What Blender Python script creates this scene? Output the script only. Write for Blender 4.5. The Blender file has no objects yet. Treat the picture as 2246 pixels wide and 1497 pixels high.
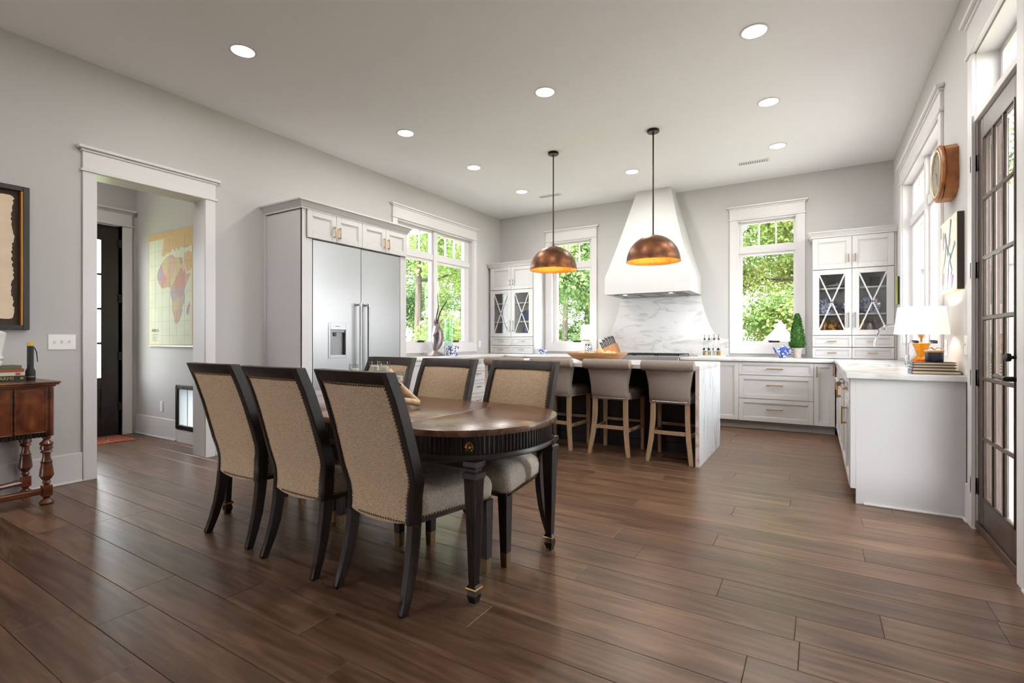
import bpy, bmesh, math, random
from mathutils import Vector, Matrix
random.seed(7)
S = bpy.context.scene
COL = S.collection
PI = math.pi

# ------------------------------------------------------------------ camera, world, sun, exposure
H = 3.43                      # ceiling height
LW, RW, BW, REAR = -5.10, 0.82, 7.90, -4.6   # inner wall planes
cam_d = bpy.data.cameras.new('camera'); cam = bpy.data.objects.new('camera', cam_d); COL.objects.link(cam)
cam.location = (0, 0, 1.14)
cam.rotation_euler = (PI/2, 0, math.atan2(669, 1092))
cam_d.sensor_width = 36; cam_d.lens = 36*1092/2246; cam_d.clip_start = .05; cam_d.clip_end = 300
cam_d.shift_y = -1.5/2246
S.camera = cam
S.view_settings.view_transform = 'Standard'; S.view_settings.look = 'None'
S.view_settings.gamma = 1; S.view_settings.use_curve_mapping = False
S.view_settings.exposure = 0.32
S.cycles.use_denoising = True
S.cycles.use_adaptive_sampling = True; S.cycles.adaptive_threshold = .06; S.cycles.adaptive_min_samples = 16
S.cycles.use_light_tree = False; S.cycles.max_bounces = 6; S.cycles.diffuse_bounces = 4; S.cycles.glossy_bounces = 3
S.cycles.transmission_bounces = 4; S.cycles.transparent_max_bounces = 8
S.cycles.sample_clamp_indirect = 6; S.cycles.caustics_reflective = False; S.cycles.caustics_refractive = False
W = bpy.data.worlds.new('sky'); S.world = W; W.use_nodes = True
_b = W.node_tree.nodes['Background']; _b.inputs[0].default_value = (.94, .96, 1, 1); _b.inputs[1].default_value = 14.0
sd = bpy.data.lights.new('sun', 'SUN'); sd.energy = 14.0; sd.angle = .02; sd.color = (1, .95, .86)
so = bpy.data.objects.new('sun', sd); COL.objects.link(so)
so.rotation_euler = Vector((-.2, .6, -.77)).to_track_quat('-Z', 'Y').to_euler()
DOWN_W = 11.0                 # watts of one recessed light

def portal(loc, rot, sx, sy):     # daylight portals in the window openings (they guide sampling, they add no light)
    l = bpy.data.lights.new('daylight_portal', 'AREA'); l.shape = 'RECTANGLE'; l.size = sx; l.size_y = sy; l.cycles.is_portal = True
    o = bpy.data.objects.new('daylight_portal', l); COL.objects.link(o); o.location = loc; o.rotation_euler = rot
portal((LW-.22, 6.1, 2.0), (PI/2, 0, -PI/2), 1.85, 1.8); portal((-3.64, BW+.2, 2.0), (-PI/2, 0, 0), .78, 1.8); portal((-.615, BW+.2, 2.0), (-PI/2, 0, 0), .76, 1.8)
portal((RW+.26, 6.02, 2.0), (PI/2, 0, PI/2), 2.0, 1.8); portal((RW+.26, 3.65, 1.45), (PI/2, 0, PI/2), .83, 2.9); portal((-4.2, REAR-.22, 1.45), (PI/2, 0, 0), 1.2, 2.3)  # last portal sits in the added rear opening

# ------------------------------------------------------------------ helpers
def lin(c):
    return tuple(((v/255)/12.92 if v/255 <= .04045 else ((v/255+.055)/1.055)**2.4) for v in c)
ORG = {}
def tag(o, label=None, cat=None, group=None, kind=None):
    if label: o['label'] = label
    if cat: o['category'] = cat
    if group: o['group'] = group
    if kind: o['kind'] = kind
    return o
def thing(name, label=None, cat=None, loc=(0, 0, 0), rz=0, group=None, kind=None, local=False):
    o = bpy.data.objects.new(name, None); COL.objects.link(o)
    o.location = loc; o.rotation_euler = (0, 0, rz); o.empty_display_size = .1
    ORG[o.name] = Vector((0, 0, 0)) if local else Vector(loc)
    return tag(o, label, cat, group, kind)
class MB:
    def __init__(s): s.v = []; s.f = []
    def add(s, vs, fs):
        n = len(s.v); s.v += [tuple(p) for p in vs]; s.f += [[n+i for i in f] for f in fs]; return s
    def box(s, x0, x1, y0, y1, z0, z1, M=None):
        p = [Vector((x, y, z)) for z in (z0, z1) for y in (y0, y1) for x in (x0, x1)]
        if M is not None: p = [M @ q for q in p]
        return s.add(p, [(0, 2, 3, 1), (4, 5, 7, 6), (0, 1, 5, 4), (2, 6, 7, 3), (0, 4, 6, 2), (1, 3, 7, 5)])
    def fbox(s, F, u0, u1, v0, v1, w0, w1):
        p = [F(u, v, w) for w in (w0, w1) for v in (v0, v1) for u in (u0, u1)]
        return s.add(p, [(0, 2, 3, 1), (4, 5, 7, 6), (0, 1, 5, 4), (2, 6, 7, 3), (0, 4, 6, 2), (1, 3, 7, 5)])
    def rings(s, rs, cap=True, closed=False):
        n = len(rs[0]); vs = [p for r in rs for p in r]; fs = []
        m = len(rs)
        for i in range(m if closed else m-1):
            a = i*n; b = ((i+1) % m)*n
            for j in range(n):
                k = (j+1) % n; fs.append((a+j, a+k, b+k, b+j))
        if cap and not closed:
            fs.append(tuple(range(n-1, -1, -1))); fs.append(tuple((m-1)*n+j for j in range(n)))
        return s.add(vs, fs)
    def tube(s, pts, r, n=8, cap=True, flat=1.0):
        pts = [Vector(p) for p in pts]; rs = r if isinstance(r, (list, tuple)) else [r]*len(pts)
        t = (pts[1]-pts[0]).normalized()
        a = t.orthogonal().normalized(); out = []
        for i, p in enumerate(pts):
            d = (pts[min(i+1, len(pts)-1)]-pts[max(i-1, 0)]).normalized()
            a = (a-d*a.dot(d)); a = a.normalized() if a.length > 1e-6 else d.orthogonal().normalized()
            b = d.cross(a)
            out.append([p+(a*math.cos(2*PI*j/n)+b*math.sin(2*PI*j/n)*flat)*rs[i] for j in range(n)])
        return s.rings(out, cap)
    def lathe(s, prof, n=20, c=(0, 0, 0), cap=True):
        return s.rings([[(c[0]+r*math.cos(2*PI*j/n), c[1]+r*math.sin(2*PI*j/n), c[2]+z) for j in range(n)] for r, z in prof], cap)
    def prism(s, poly, ax, a0, a1):
        g = {'x': lambda p, a: (a, p[0], p[1]), 'y': lambda p, a: (p[0], a, p[1]), 'z': lambda p, a: (p[0], p[1], a)}[ax]
        return s.rings([[g(p, a0) for p in poly], [g(p, a1) for p in poly]])
    def build(s, name, mat, parent=None, bevel=0, seg=1, smooth=True, label=None, kind=None, angle=38):
        me = bpy.data.meshes.new(name)
        o0 = Vector((0, 0, 0))
        if parent is not None: o0 = ORG.get(parent.name, o0)
        me.from_pydata([(x-o0.x, y-o0.y, z-o0.z) for x, y, z in s.v], [], s.f)
        bm = bmesh.new(); bm.from_mesh(me)
        bmesh.ops.recalc_face_normals(bm, faces=bm.faces)
        if bevel:
            ed = [e for e in bm.edges if len(e.link_faces) == 2 and e.calc_face_angle(0) > .5]
            bmesh.ops.bevel(bm, geom=ed, offset=bevel, segments=seg, profile=.5, affect='EDGES', clamp_overlap=True)
        bm.to_mesh(me); bm.free()
        if smooth:
            me.polygons.foreach_set('use_smooth', [True]*len(me.polygons)); me.set_sharp_from_angle(angle=math.radians(angle))
        if mat is not None: me.materials.append(MT[mat] if isinstance(mat, str) else mat)
        o = bpy.data.objects.new(name, me); COL.objects.link(o)
        ORG[o.name] = o0
        if parent is not None: o.parent = parent
        return tag(o, label, kind=kind)
def one(name, mb, mat, label, cat, loc=None, group=None, kind=None, **k):
    """a thing that is one mesh; its origin is moved to loc"""
    if loc is not None: mb.v = [(x-loc[0], y-loc[1], z-loc[2]) for x, y, z in mb.v]
    o = mb.build(name, mat, None, **k)
    if loc is not None: o.location = loc
    ORG[o.name] = Vector(loc) if loc is not None else Vector((0, 0, 0))
    return tag(o, label, cat, group, kind)
def copy_tree(o, parent=None):
    c = o.copy(); COL.objects.link(c); c.parent = parent
    for ch in o.children: copy_tree(ch, c)
    return c
def place(root, loc, rz=0, label=None, group=None):
    c = copy_tree(root); c.location = loc; c.rotation_euler = (0, 0, rz)
    if label: c['label'] = label
    if group: c['group'] = group
    return c
def FL(x0): return lambda u, v, w: (x0+w, u, v)      # faces +X (u = y)
def FR_(x0): return lambda u, v, w: (x0-w, u, v)     # faces -X
def FB(y0): return lambda u, v, w: (u, y0-w, v)      # faces -Y (u = x)
def text(body, size, mat, parent, M, name='lettering', ext=.0004):
    c = bpy.data.curves.new(name, 'FONT'); c.body = body; c.size = size; c.extrude = ext; c.align_x = 'CENTER'; c.align_y = 'CENTER'
    co = bpy.data.objects.new(name, c); COL.objects.link(co); bpy.context.view_layer.update()
    me = bpy.data.meshes.new_from_object(co.evaluated_get(bpy.context.evaluated_depsgraph_get())); bpy.data.objects.remove(co)
    me.name = name; me.materials.clear(); me.materials.append(MT[mat]); o = bpy.data.objects.new(name, me); COL.objects.link(o); o['kind'] = 'stuff'
    if parent is not None:
        o.parent = parent; M = Matrix.Translation(-ORG[parent.name]) @ M
    o.matrix_local = M; return o

# ------------------------------------------------------------------ materials (all procedural)
MT = {}
def nodes(name):
    m = bpy.data.materials.new(name); m.use_nodes = True; MT[name] = m
    nt = m.node_tree; return m, nt, nt.nodes['Principled BSDF']
def N(nt, t, **k):
    n = nt.nodes.new(t)
    for a, v in k.items():
        if a.startswith('i_'): n.inputs[a[2:].replace('_', ' ')].default_value = v
        else: setattr(n, a, v)
    return n
def coords(nt, scale=(1, 1, 1), rand=False, kind='Object'):
    tc = N(nt, 'ShaderNodeTexCoord'); mp = N(nt, 'ShaderNodeMapping'); mp.inputs['Scale'].default_value = scale
    nt.links.new(tc.outputs[kind], mp.inputs['Vector'])
    if rand:
        oi = N(nt, 'ShaderNodeObjectInfo'); mu = N(nt, 'ShaderNodeMath', operation='MULTIPLY'); mu.inputs[1].default_value = 57.3
        cb = N(nt, 'ShaderNodeCombineXYZ'); nt.links.new(oi.outputs['Random'], mu.inputs[0])
        for i in range(3): nt.links.new(mu.outputs[0], cb.inputs[i])
        nt.links.new(cb.outputs[0], mp.inputs['Location'])
    return mp.outputs[0]
def ramp(nt, fac, stops):
    r = N(nt, 'ShaderNodeValToRGB'); el = r.color_ramp.elements
    while len(el) < len(stops): el.new(.5)
    for e, (p, c) in zip(el, stops): e.position = p; e.color = (*c, 1)
    nt.links.new(fac, r.inputs[0]); return r.outputs[0]
def bump(nt, fac, bs, strength, dist=.002):
    b = N(nt, 'ShaderNodeBump'); b.inputs['Strength'].default_value = strength; b.inputs['Distance'].default_value = dist
    nt.links.new(fac, b.inputs['Height']); nt.links.new(b.outputs[0], bs.inputs['Normal'])
def mat(name, c, rough=.5, metal=0, var=.04, scale=(8, 8, 8), bmp=0, bscale=None, coat=0, spec=.5, emit=None, es=0, rand=False, kind='Object'):
    m, nt, bs = nodes(name); c = lin(c)
    no = N(nt, 'ShaderNodeTexNoise'); no.inputs['Scale'].default_value = 1; no.inputs['Detail'].default_value = 3
    nt.links.new(coords(nt, scale, rand, kind), no.inputs['Vector'])
    cr = ramp(nt, no.outputs['Fac'], [(.3, tuple(v*(1-var) for v in c)), (.7, tuple(min(1, v*(1+var)) for v in c))])
    nt.links.new(cr, bs.inputs['Base Color'])
    bs.inputs['Roughness'].default_value = rough; bs.inputs['Metallic'].default_value = metal
    bs.inputs['Coat Weight'].default_value = coat; bs.inputs['Specular IOR Level'].default_value = spec
    if emit: bs.inputs['Emission Color'].default_value = (*lin(emit), 1); bs.inputs['Emission Strength'].default_value = es
    if bmp:
        n2 = N(nt, 'ShaderNodeTexNoise'); n2.inputs['Scale'].default_value = 1; n2.inputs['Detail'].default_value = 2
        nt.links.new(coords(nt, bscale or scale, rand, kind), n2.inputs['Vector']); bump(nt, n2.outputs['Fac'], bs, bmp)
    return m
mat('wall_paint', (194, 191, 190), .75, var=.012, scale=(1.5, 1.5, 1.5), bmp=.05, bscale=(160, 160, 160), spec=.25)
mat('ceiling_paint', (237, 236, 238), .85, var=.008, scale=(1, 1, 1), spec=.2)
mat('trim_white', (216, 212, 213), .38, var=.008, scale=(2, 2, 2))
mat('cab_white', (198, 195, 195), .36, var=.008, scale=(2, 2, 2))
mat('hood_white', (206, 204, 204), .7, var=.015, scale=(6, 6, 6), bmp=.06, bscale=(40, 40, 40))
mat('plate_white', (236, 235, 232), .3, var=.01)
mat('brass', (190, 150, 100), .32, 1, var=.06)
mat('brass_pale', (205, 170, 120), .35, 1, var=.05)
mat('pewter', (150, 148, 145), .3, 1, var=.05)
mat('chrome', (215, 215, 217), .08, 1, var=.01)
mat('black_iron', (24, 22, 22), .42, .3, var=.1)
mat('bronze_dark', (48, 36, 28), .36, .6, var=.15, scale=(30, 30, 30))
mat('nail', (118, 92, 58), .34, 1, var=.15, scale=(60, 60, 60))
mat('sabot_bronze', (140, 116, 88), .4, .85, var=.1)
mat('nail_silver', (190, 184, 176), .3, 1, var=.1)
mat('black_paint', (36, 30, 27), .35, var=.1)
mat('dark_panel', (34, 30, 29), .6, var=.25, scale=(2, 2, 30))
mat('ebony', (36, 26, 21), .46, var=.45, scale=(30, 30, 4), bmp=.1, bscale=(60, 60, 6))
mat('table_black', (34, 27, 24), .33, var=.3, scale=(20, 20, 5))
mat('stool_fabric', (150, 137, 129), .95, var=.16, scale=(140, 140, 140), bmp=.35, bscale=(350, 350, 350), spec=.1)
mat('oak_pale', (158, 128, 98), .6, var=.2, scale=(60, 60, 5), bmp=.2, bscale=(90, 90, 6), rand=True)
mat('clock_oak', (152, 92, 40), .35, var=.4, scale=(14, 4, 14))
mat('white_ceramic', (232, 232, 230), .18, var=.02)
mat('blue_ceramic', (38, 62, 140), .18, var=.1)
mat('navy', (40, 42, 58), .4, var=.1)
mat('paper', (228, 205, 178), .9, var=.05, scale=(3, 3, 12), bmp=.3, bscale=(4, 4, 26))
mat('page_cream', (226, 203, 170), .85, var=.12, scale=(2, 2, 400))
mat('book_dark', (40, 34, 32), .6)
mat('book_blue', (128, 134, 158), .5)
mat('book_rust', (150, 84, 46), .6)
mat('book_cream', (214, 204, 190), .6)
mat('book_green', (92, 104, 84), .6)
mat('gold_ink', (190, 165, 95), .5)
mat('red_ink', (190, 60, 60), .6)
mat('yellow', (214, 180, 60), .45)
mat('rubber', (30, 30, 30), .6)
mat('leaf_boxwood', (66, 112, 40), .55, var=.5, scale=(40, 40, 40))
mat('bark', (66, 58, 52), .9, var=.35, scale=(10, 10, 2), bmp=.5, bscale=(20, 20, 4))
mat('concrete', (186, 176, 166), .85, var=.12, scale=(30, 30, 30))
mat('antler', (206, 178, 140), .55, var=.25, scale=(25, 25, 25), bmp=.2, bscale=(60, 60, 60))
mat('wax', (240, 234, 224), .5, spec=.4)
mat('bowl_wood', (166, 122, 80), .45, var=.25, scale=(6, 40, 40))
mat('block_wood', (190, 130, 82), .45, var=.15, scale=(40, 40, 6))
mat('ball_wood', (226, 182, 128), .5, var=.12, scale=(15, 15, 15))
mat('gazelle_bronze', (128, 112, 116), .35, .6, var=.3, scale=(16, 16, 16))
mat('amber_glass', (206, 112, 20), .1, var=.2)
mat('canvas_edge', (62, 48, 40), .6)
mat('canvas_tan', (206, 166, 116), .7)
mat('art_mat', (72, 62, 52), .9, var=.08)
mat('art_frame', (40, 34, 30), .4)
mat('gilt', (176, 118, 44), .4, .6)
mat('umbrella_cloth', (240, 240, 240), .9)
mat('fascia_blue', (112, 118, 128), .7)
mat('siding_pink', (104, 88, 84), .8, var=.12, rand=True)
mat('siding_brown', (74, 58, 52), .8, var=.12, rand=True)
mat('stone_porch', (150, 145, 140), .9, var=.1)
mat('stone_bounce', (214, 210, 202), .9, var=.06)
mat('lawn', (150, 156, 110), .95, var=.2, scale=(.6, .6, .6))
mat('oil_amber', (180, 120, 20), .1)
mat('label_black', (34, 34, 42), .5)
mat('vinegar', (176, 150, 116), .3)
mat('screen_dark', (60, 62, 64), .25)
mat('grey_metal', (120, 120, 122), .4, .8)
mat('shade_cloth', (246, 244, 240), .9, var=.01, emit=(255, 244, 226), es=.55)
mat('lamp_disc', (255, 252, 245), .5, emit=(255, 250, 242), es=9.0)
mat('bulb_glow', (255, 230, 190), .5, emit=(255, 214, 150), es=7.0)
mat('hood_led', (255, 255, 255), .5, emit=(255, 255, 255), es=3.0)
mat('pet_flap', (214, 220, 226), .35, var=.08, scale=(8, 8, 3))
mat('sea_paper', (206, 208, 186), .8, var=.06, scale=(5, 5, 5))
mat('map_border', (202, 170, 126), .8)
mat('map_ink', (110, 96, 84), .8)
mat('map_purple', (170, 140, 150), .8, var=.12, scale=(9, 9, 9))
def glass(name, c=(1, 1, 1), mix=.08, rough=0.0):
    m = bpy.data.materials.new(name); m.use_nodes = True; MT[name] = m; nt = m.node_tree; nt.nodes.clear()
    o = N(nt, 'ShaderNodeOutputMaterial'); t = N(nt, 'ShaderNodeBsdfTransparent'); t.inputs[0].default_value = (*c, 1)
    g = N(nt, 'ShaderNodeBsdfGlossy'); g.inputs['Roughness'].default_value = rough
    lw = N(nt, 'ShaderNodeLayerWeight'); lw.inputs[0].default_value = .5
    pw = N(nt, 'ShaderNodeMath', operation='POWER'); pw.inputs[1].default_value = 4.5; nt.links.new(lw.outputs['Facing'], pw.inputs[0])
    mx = N(nt, 'ShaderNodeMixShader'); ad = N(nt, 'ShaderNodeMath', operation='MULTIPLY_ADD'); ad.inputs[1].default_value = .8; ad.inputs[2].default_value = mix*.35
    nt.links.new(pw.outputs[0], ad.inputs[0]); nt.links.new(ad.outputs[0], mx.inputs[0])
    nt.links.new(t.outputs[0], mx.inputs[1]); nt.links.new(g.outputs[0], mx.inputs[2]); nt.links.new(mx.outputs[0], o.inputs[0])
glass('window_glass', (.97, .99, .98), .05); glass('clear_glass', (.93, .95, .95), .12); glass('seedy_glass', (.93, .93, .93), .12, .12)
glass('green_glass', (.86, .95, .90), .10); glass('amber_clear', (.92, .55, .12), .12)
def wood_plank():
    m, nt, bs = nodes('plank_wood')
    co = coords(nt, (1.1, 9, 9), True)
    n1 = N(nt, 'ShaderNodeTexNoise'); n1.inputs['Scale'].default_value = 1.3; n1.inputs['Detail'].default_value = 5; n1.inputs['Distortion'].default_value = 1.4
    nt.links.new(co, n1.inputs['Vector'])
    n2 = N(nt, 'ShaderNodeTexNoise'); n2.inputs['Scale'].default_value = 1; n2.inputs['Detail'].default_value = 3
    nt.links.new(coords(nt, (5, 150, 60), True), n2.inputs['Vector'])
    wv = N(nt, 'ShaderNodeTexWave', wave_type='RINGS'); wv.inputs['Scale'].default_value = 2.2; wv.inputs['Distortion'].default_value = 5
    wv.inputs['Detail'].default_value = 3; wv.inputs['Detail Scale'].default_value = .7
    nt.links.new(coords(nt, (.55, 5, 5), True), wv.inputs['Vector'])
    c1 = ramp(nt, n1.outputs['Fac'], [(.3, lin((80, 57, 43))), (.5, lin((105, 78, 60))), (.72, lin((128, 98, 77)))])
    mx = N(nt, 'ShaderNodeMixRGB', blend_type='MULTIPLY'); mx.inputs[0].default_value = .36
    c2 = ramp(nt, n2.outputs['Fac'], [(.36, (.5, .48, .46)), (.6, (1, 1, 1))])
    nt.links.new(c1, mx.inputs[1]); nt.links.new(c2, mx.inputs[2])
    mw = N(nt, 'ShaderNodeMixRGB', blend_type='MULTIPLY'); mw.inputs[0].default_value = .28
    c3 = ramp(nt, wv.outputs['Fac'], [(.2, (.55, .53, .52)), (.6, (1, 1, 1))])
    nt.links.new(mx.outputs[0], mw.inputs[1]); nt.links.new(c3, mw.inputs[2])
    oi = N(nt, 'ShaderNodeObjectInfo'); mr = N(nt, 'ShaderNodeMapRange'); mr.inputs['To Min'].default_value = .84; mr.inputs['To Max'].default_value = 1.16
    nt.links.new(oi.outputs['Random'], mr.inputs['Value'])
    hs = N(nt, 'ShaderNodeHueSaturation'); nt.links.new(mr.outputs[0], hs.inputs['Value']); nt.links.new(mw.outputs[0], hs.inputs['Color'])
    nt.links.new(hs.outputs[0], bs.inputs['Base Color'])
    rr = N(nt, 'ShaderNodeMapRange'); rr.inputs['To Min'].default_value = .26; rr.inputs['To Max'].default_value = .38
    nt.links.new(n2.outputs['Fac'], rr.inputs['Value']); nt.links.new(rr.outputs[0], bs.inputs['Roughness'])
    bump(nt, n2.outputs['Fac'], bs, .18, .001)
wood_plank()
def grain(name, lo, mid, hi, rough, sc=(2, 30, 30), coat=0, rand=False):
    m, nt, bs = nodes(name)
    n1 = N(nt, 'ShaderNodeTexNoise'); n1.inputs['Scale'].default_value = 1; n1.inputs['Detail'].default_value = 5; n1.inputs['Distortion'].default_value = .8
    nt.links.new(coords(nt, sc, rand), n1.inputs['Vector'])
    nt.links.new(ramp(nt, n1.outputs['Fac'], [(.3, lin(lo)), (.5, lin(mid)), (.72, lin(hi))]), bs.inputs['Base Color'])
    bs.inputs['Roughness'].default_value = rough; bs.inputs['Coat Weight'].default_value = coat; bs.inputs['Coat Roughness'].default_value = .12
    bump(nt, n1.outputs['Fac'], bs, .08, .001)
grain('table_wood', (78, 52, 38), (102, 70, 51), (126, 89, 66), .25, (2.5, 22, 22), 0)
grain('walnut', (58, 28, 14), (98, 50, 26), (128, 72, 40), .3, (3, 3, 14), .3)
grain('burl', (66, 26, 10), (112, 54, 24), (142, 80, 40), .26, (6, 9, 7), .4)
grain('door_brown', (58, 44, 36), (74, 56, 45), (88, 68, 55), .36, (20, 20, 2))
grain('marble_top', (176, 174, 172), (208, 206, 204), (218, 217, 216), .18, (3.2, 3.2, 9))
def marble(name, sc, base, vein, lo, hi, rough=.2):
    m, nt, bs = nodes(name)
    n1 = N(nt, 'ShaderNodeTexNoise'); n1.inputs['Scale'].default_value = 1; n1.inputs['Detail'].default_value = 7; n1.inputs['Distortion'].default_value = 1.6; n1.inputs['Roughness'].default_value = .62
    nt.links.new(coords(nt, sc), n1.inputs['Vector'])
    nt.links.new(ramp(nt, n1.outputs['Fac'], [(lo, lin(vein)), (hi, lin(base)), (.9, lin(base))]), bs.inputs['Base Color'])
    bs.inputs['Roughness'].default_value = rough
marble('marble_splash', (2.0, 2.0, 6.5), (212, 209, 208), (176, 174, 173), .33, .48)
marble('marble_waterfall', (9, 9, 1.6), (216, 218, 222), (160, 166, 174), .32, .47)
marble('marble_edge', (6, 6, 5), (214, 196, 184), (164, 136, 122), .34, .5, .6)
def steel():
    m, nt, bs = nodes('steel'); n = N(nt, 'ShaderNodeTexNoise'); n.inputs['Scale'].default_value = 1
    nt.links.new(coords(nt, (260, 1.2, 420)), n.inputs['Vector'])
    nt.links.new(ramp(nt, n.outputs['Fac'], [(.3, lin((160, 160, 161))), (.7, lin((163, 163, 164)))]), bs.inputs['Base Color'])
    bs.inputs['Metallic'].default_value = 1; bs.inputs['Roughness'].default_value = .36; pass
steel()
def linen(name, lo, hi, sc=620):
    m, nt, bs = nodes(name)
    a = N(nt, 'ShaderNodeTexNoise'); a.inputs['Scale'].default_value = 1; a.inputs['Detail'].default_value = 1
    b = N(nt, 'ShaderNodeTexNoise'); b.inputs['Scale'].default_value = 1; b.inputs['Detail'].default_value = 1
    nt.links.new(coords(nt, (70, 70, sc)), a.inputs['Vector']); nt.links.new(coords(nt, (sc, sc, 70)), b.inputs['Vector'])
    mx = N(nt, 'ShaderNodeMath', operation='ADD'); nt.links.new(a.outputs['Fac'], mx.inputs[0]); nt.links.new(b.outputs['Fac'], mx.inputs[1])
    mh = N(nt, 'ShaderNodeMath', operation='MULTIPLY'); mh.inputs[1].default_value = .5; nt.links.new(mx.outputs[0], mh.inputs[0])
    nt.links.new(ramp(nt, mh.outputs[0], [(.36, lin(lo)), (.62, lin(hi))]), bs.inputs['Base Color'])
    bs.inputs['Roughness'].default_value = .95; bs.inputs['Specular IOR Level'].default_value = .12; bump(nt, mh.outputs[0], bs, .3, .001)
linen('linen', (158, 134, 109), (208, 184, 156)); linen('linen_seat', (156, 144, 132), (206, 195, 184))
def copper():
    m, nt, bs = nodes('copper_outer'); n = N(nt, 'ShaderNodeTexNoise'); n.inputs['Scale'].default_value = 9; n.inputs['Detail'].default_value = 5
    nt.links.new(coords(nt), n.inputs['Vector'])
    nt.links.new(ramp(nt, n.outputs['Fac'], [(.3, lin((84, 52, 34))), (.55, lin((116, 74, 47))), (.75, lin((142, 95, 60)))]), bs.inputs['Base Color'])
    bs.inputs['Metallic'].default_value = .75; bs.inputs['Roughness'].default_value = .40
copper(); mat('gold_leaf', (226, 150, 58), .45, .55, var=.18, scale=(24, 24, 24))
def land():
    m, nt, bs = nodes('map_land'); v = N(nt, 'ShaderNodeTexVoronoi'); v.inputs['Scale'].default_value = 5.2
    nt.links.new(coords(nt), v.inputs['Vector']); sx = N(nt, 'ShaderNodeSeparateColor'); nt.links.new(v.outputs['Color'], sx.inputs[0])
    c = ramp(nt, sx.outputs[0], [(0, lin((190, 138, 130))), (.25, lin((200, 166, 140))), (.45, lin((172, 150, 160))), (.62, lin((196, 184, 140))), (.8, lin((184, 148, 132))), (1, lin((204, 182, 164)))])
    nt.links.new(c, bs.inputs['Base Color']); bs.inputs['Roughness'].default_value = .8
land()
def kilim():
    m, nt, bs = nodes('kilim'); w = N(nt, 'ShaderNodeTexWave', wave_type='BANDS', bands_direction='Y'); w.inputs['Scale'].default_value = 5; w.inputs['Distortion'].default_value = 3
    w.inputs['Detail Scale'].default_value = 8; nt.links.new(coords(nt), w.inputs['Vector'])
    nt.links.new(ramp(nt, w.outputs['Fac'], [(0, lin((92, 34, 28))), (.3, lin((160, 74, 48))), (.5, lin((206, 180, 140))), (.62, lin((84, 60, 46))), (.85, lin((170, 60, 44)))]), bs.inputs['Base Color']); bs.inputs['Roughness'].default_value = 1
kilim()
def delft(name, sc, a=(232, 234, 240), b=(46, 70, 146), lo=.47, hi=.53):
    m, nt, bs = nodes(name); n = N(nt, 'ShaderNodeTexNoise'); n.inputs['Scale'].default_value = sc; n.inputs['Detail'].default_value = 2
    nt.links.new(coords(nt), n.inputs['Vector']); nt.links.new(ramp(nt, n.outputs['Fac'], [(lo, lin(b)), (hi, lin(a))]), bs.inputs['Base Color']); bs.inputs['Roughness'].default_value = .15
delft('delft', 42); delft('delft_dark', 30, lo=.55, hi=.62); delft('owl_pattern', 60, (236, 236, 236), (70, 70, 74)); delft('dish_pattern', 38, (206, 208, 214), (92, 106, 150)); delft('amber_dish', 20, (190, 140, 60), (110, 70, 30))
def artpaint():
    m, nt, bs = nodes('abstract_paint'); n = N(nt, 'ShaderNodeTexNoise'); n.inputs['Scale'].default_value = 5; n.inputs['Detail'].default_value = 3
    nt.links.new(coords(nt), n.inputs['Vector'])
    nt.links.new(ramp(nt, n.outputs['Fac'], [(.3, lin((240, 214, 190))), (.45, lin((240, 236, 214))), (.6, lin((232, 236, 226))), (.72, lin((240, 224, 232)))]), bs.inputs['Base Color']); bs.inputs['Roughness'].default_value = .6
artpaint(); mat('paint_teal', (134, 158, 170), .6, var=.2, scale=(20, 20, 20)); mat('paint_magenta', (206, 140, 186), .6, var=.2, scale=(20, 20, 20)); mat('paint_rose', (222, 150, 156), .6, var=.2, scale=(20, 20, 20)); mat('paint_green', (150, 160, 60), .6, var=.3, scale=(12, 12, 12))
def leafmat(name, stops):
    m, nt, bs = nodes(name); n = N(nt, 'ShaderNodeTexNoise'); n.inputs['Scale'].default_value = 1.1; n.inputs['Detail'].default_value = 6
    nt.links.new(coords(nt), n.inputs['Vector']); c = ramp(nt, n.outputs['Fac'], [(p, lin(q)) for p, q in stops])
    nt.links.new(c, bs.inputs['Base Color']); bs.inputs['Roughness'].default_value = .6
    t = N(nt, 'ShaderNodeBsdfTranslucent'); nt.links.new(c, t.inputs[0]); mx = N(nt, 'ShaderNodeMixShader'); mx.inputs[0].default_value = .45
    o = nt.nodes['Material Output']; nt.links.new(bs.outputs[0], mx.inputs[1]); nt.links.new(t.outputs[0], mx.inputs[2]); nt.links.new(mx.outputs[0], o.inputs[0])
leafmat('leaf_green', [(.3, (80, 106, 54)), (.5, (116, 142, 70)), (.7, (156, 168, 102))])
leafmat('leaf_yellow', [(.3, (102, 116, 60)), (.5, (144, 150, 82)), (.7, (178, 164, 104))])
leafmat('leaf_deep', [(.3, (68, 96, 62)), (.5, (98, 126, 72)), (.7, (134, 154, 96))])
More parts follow.
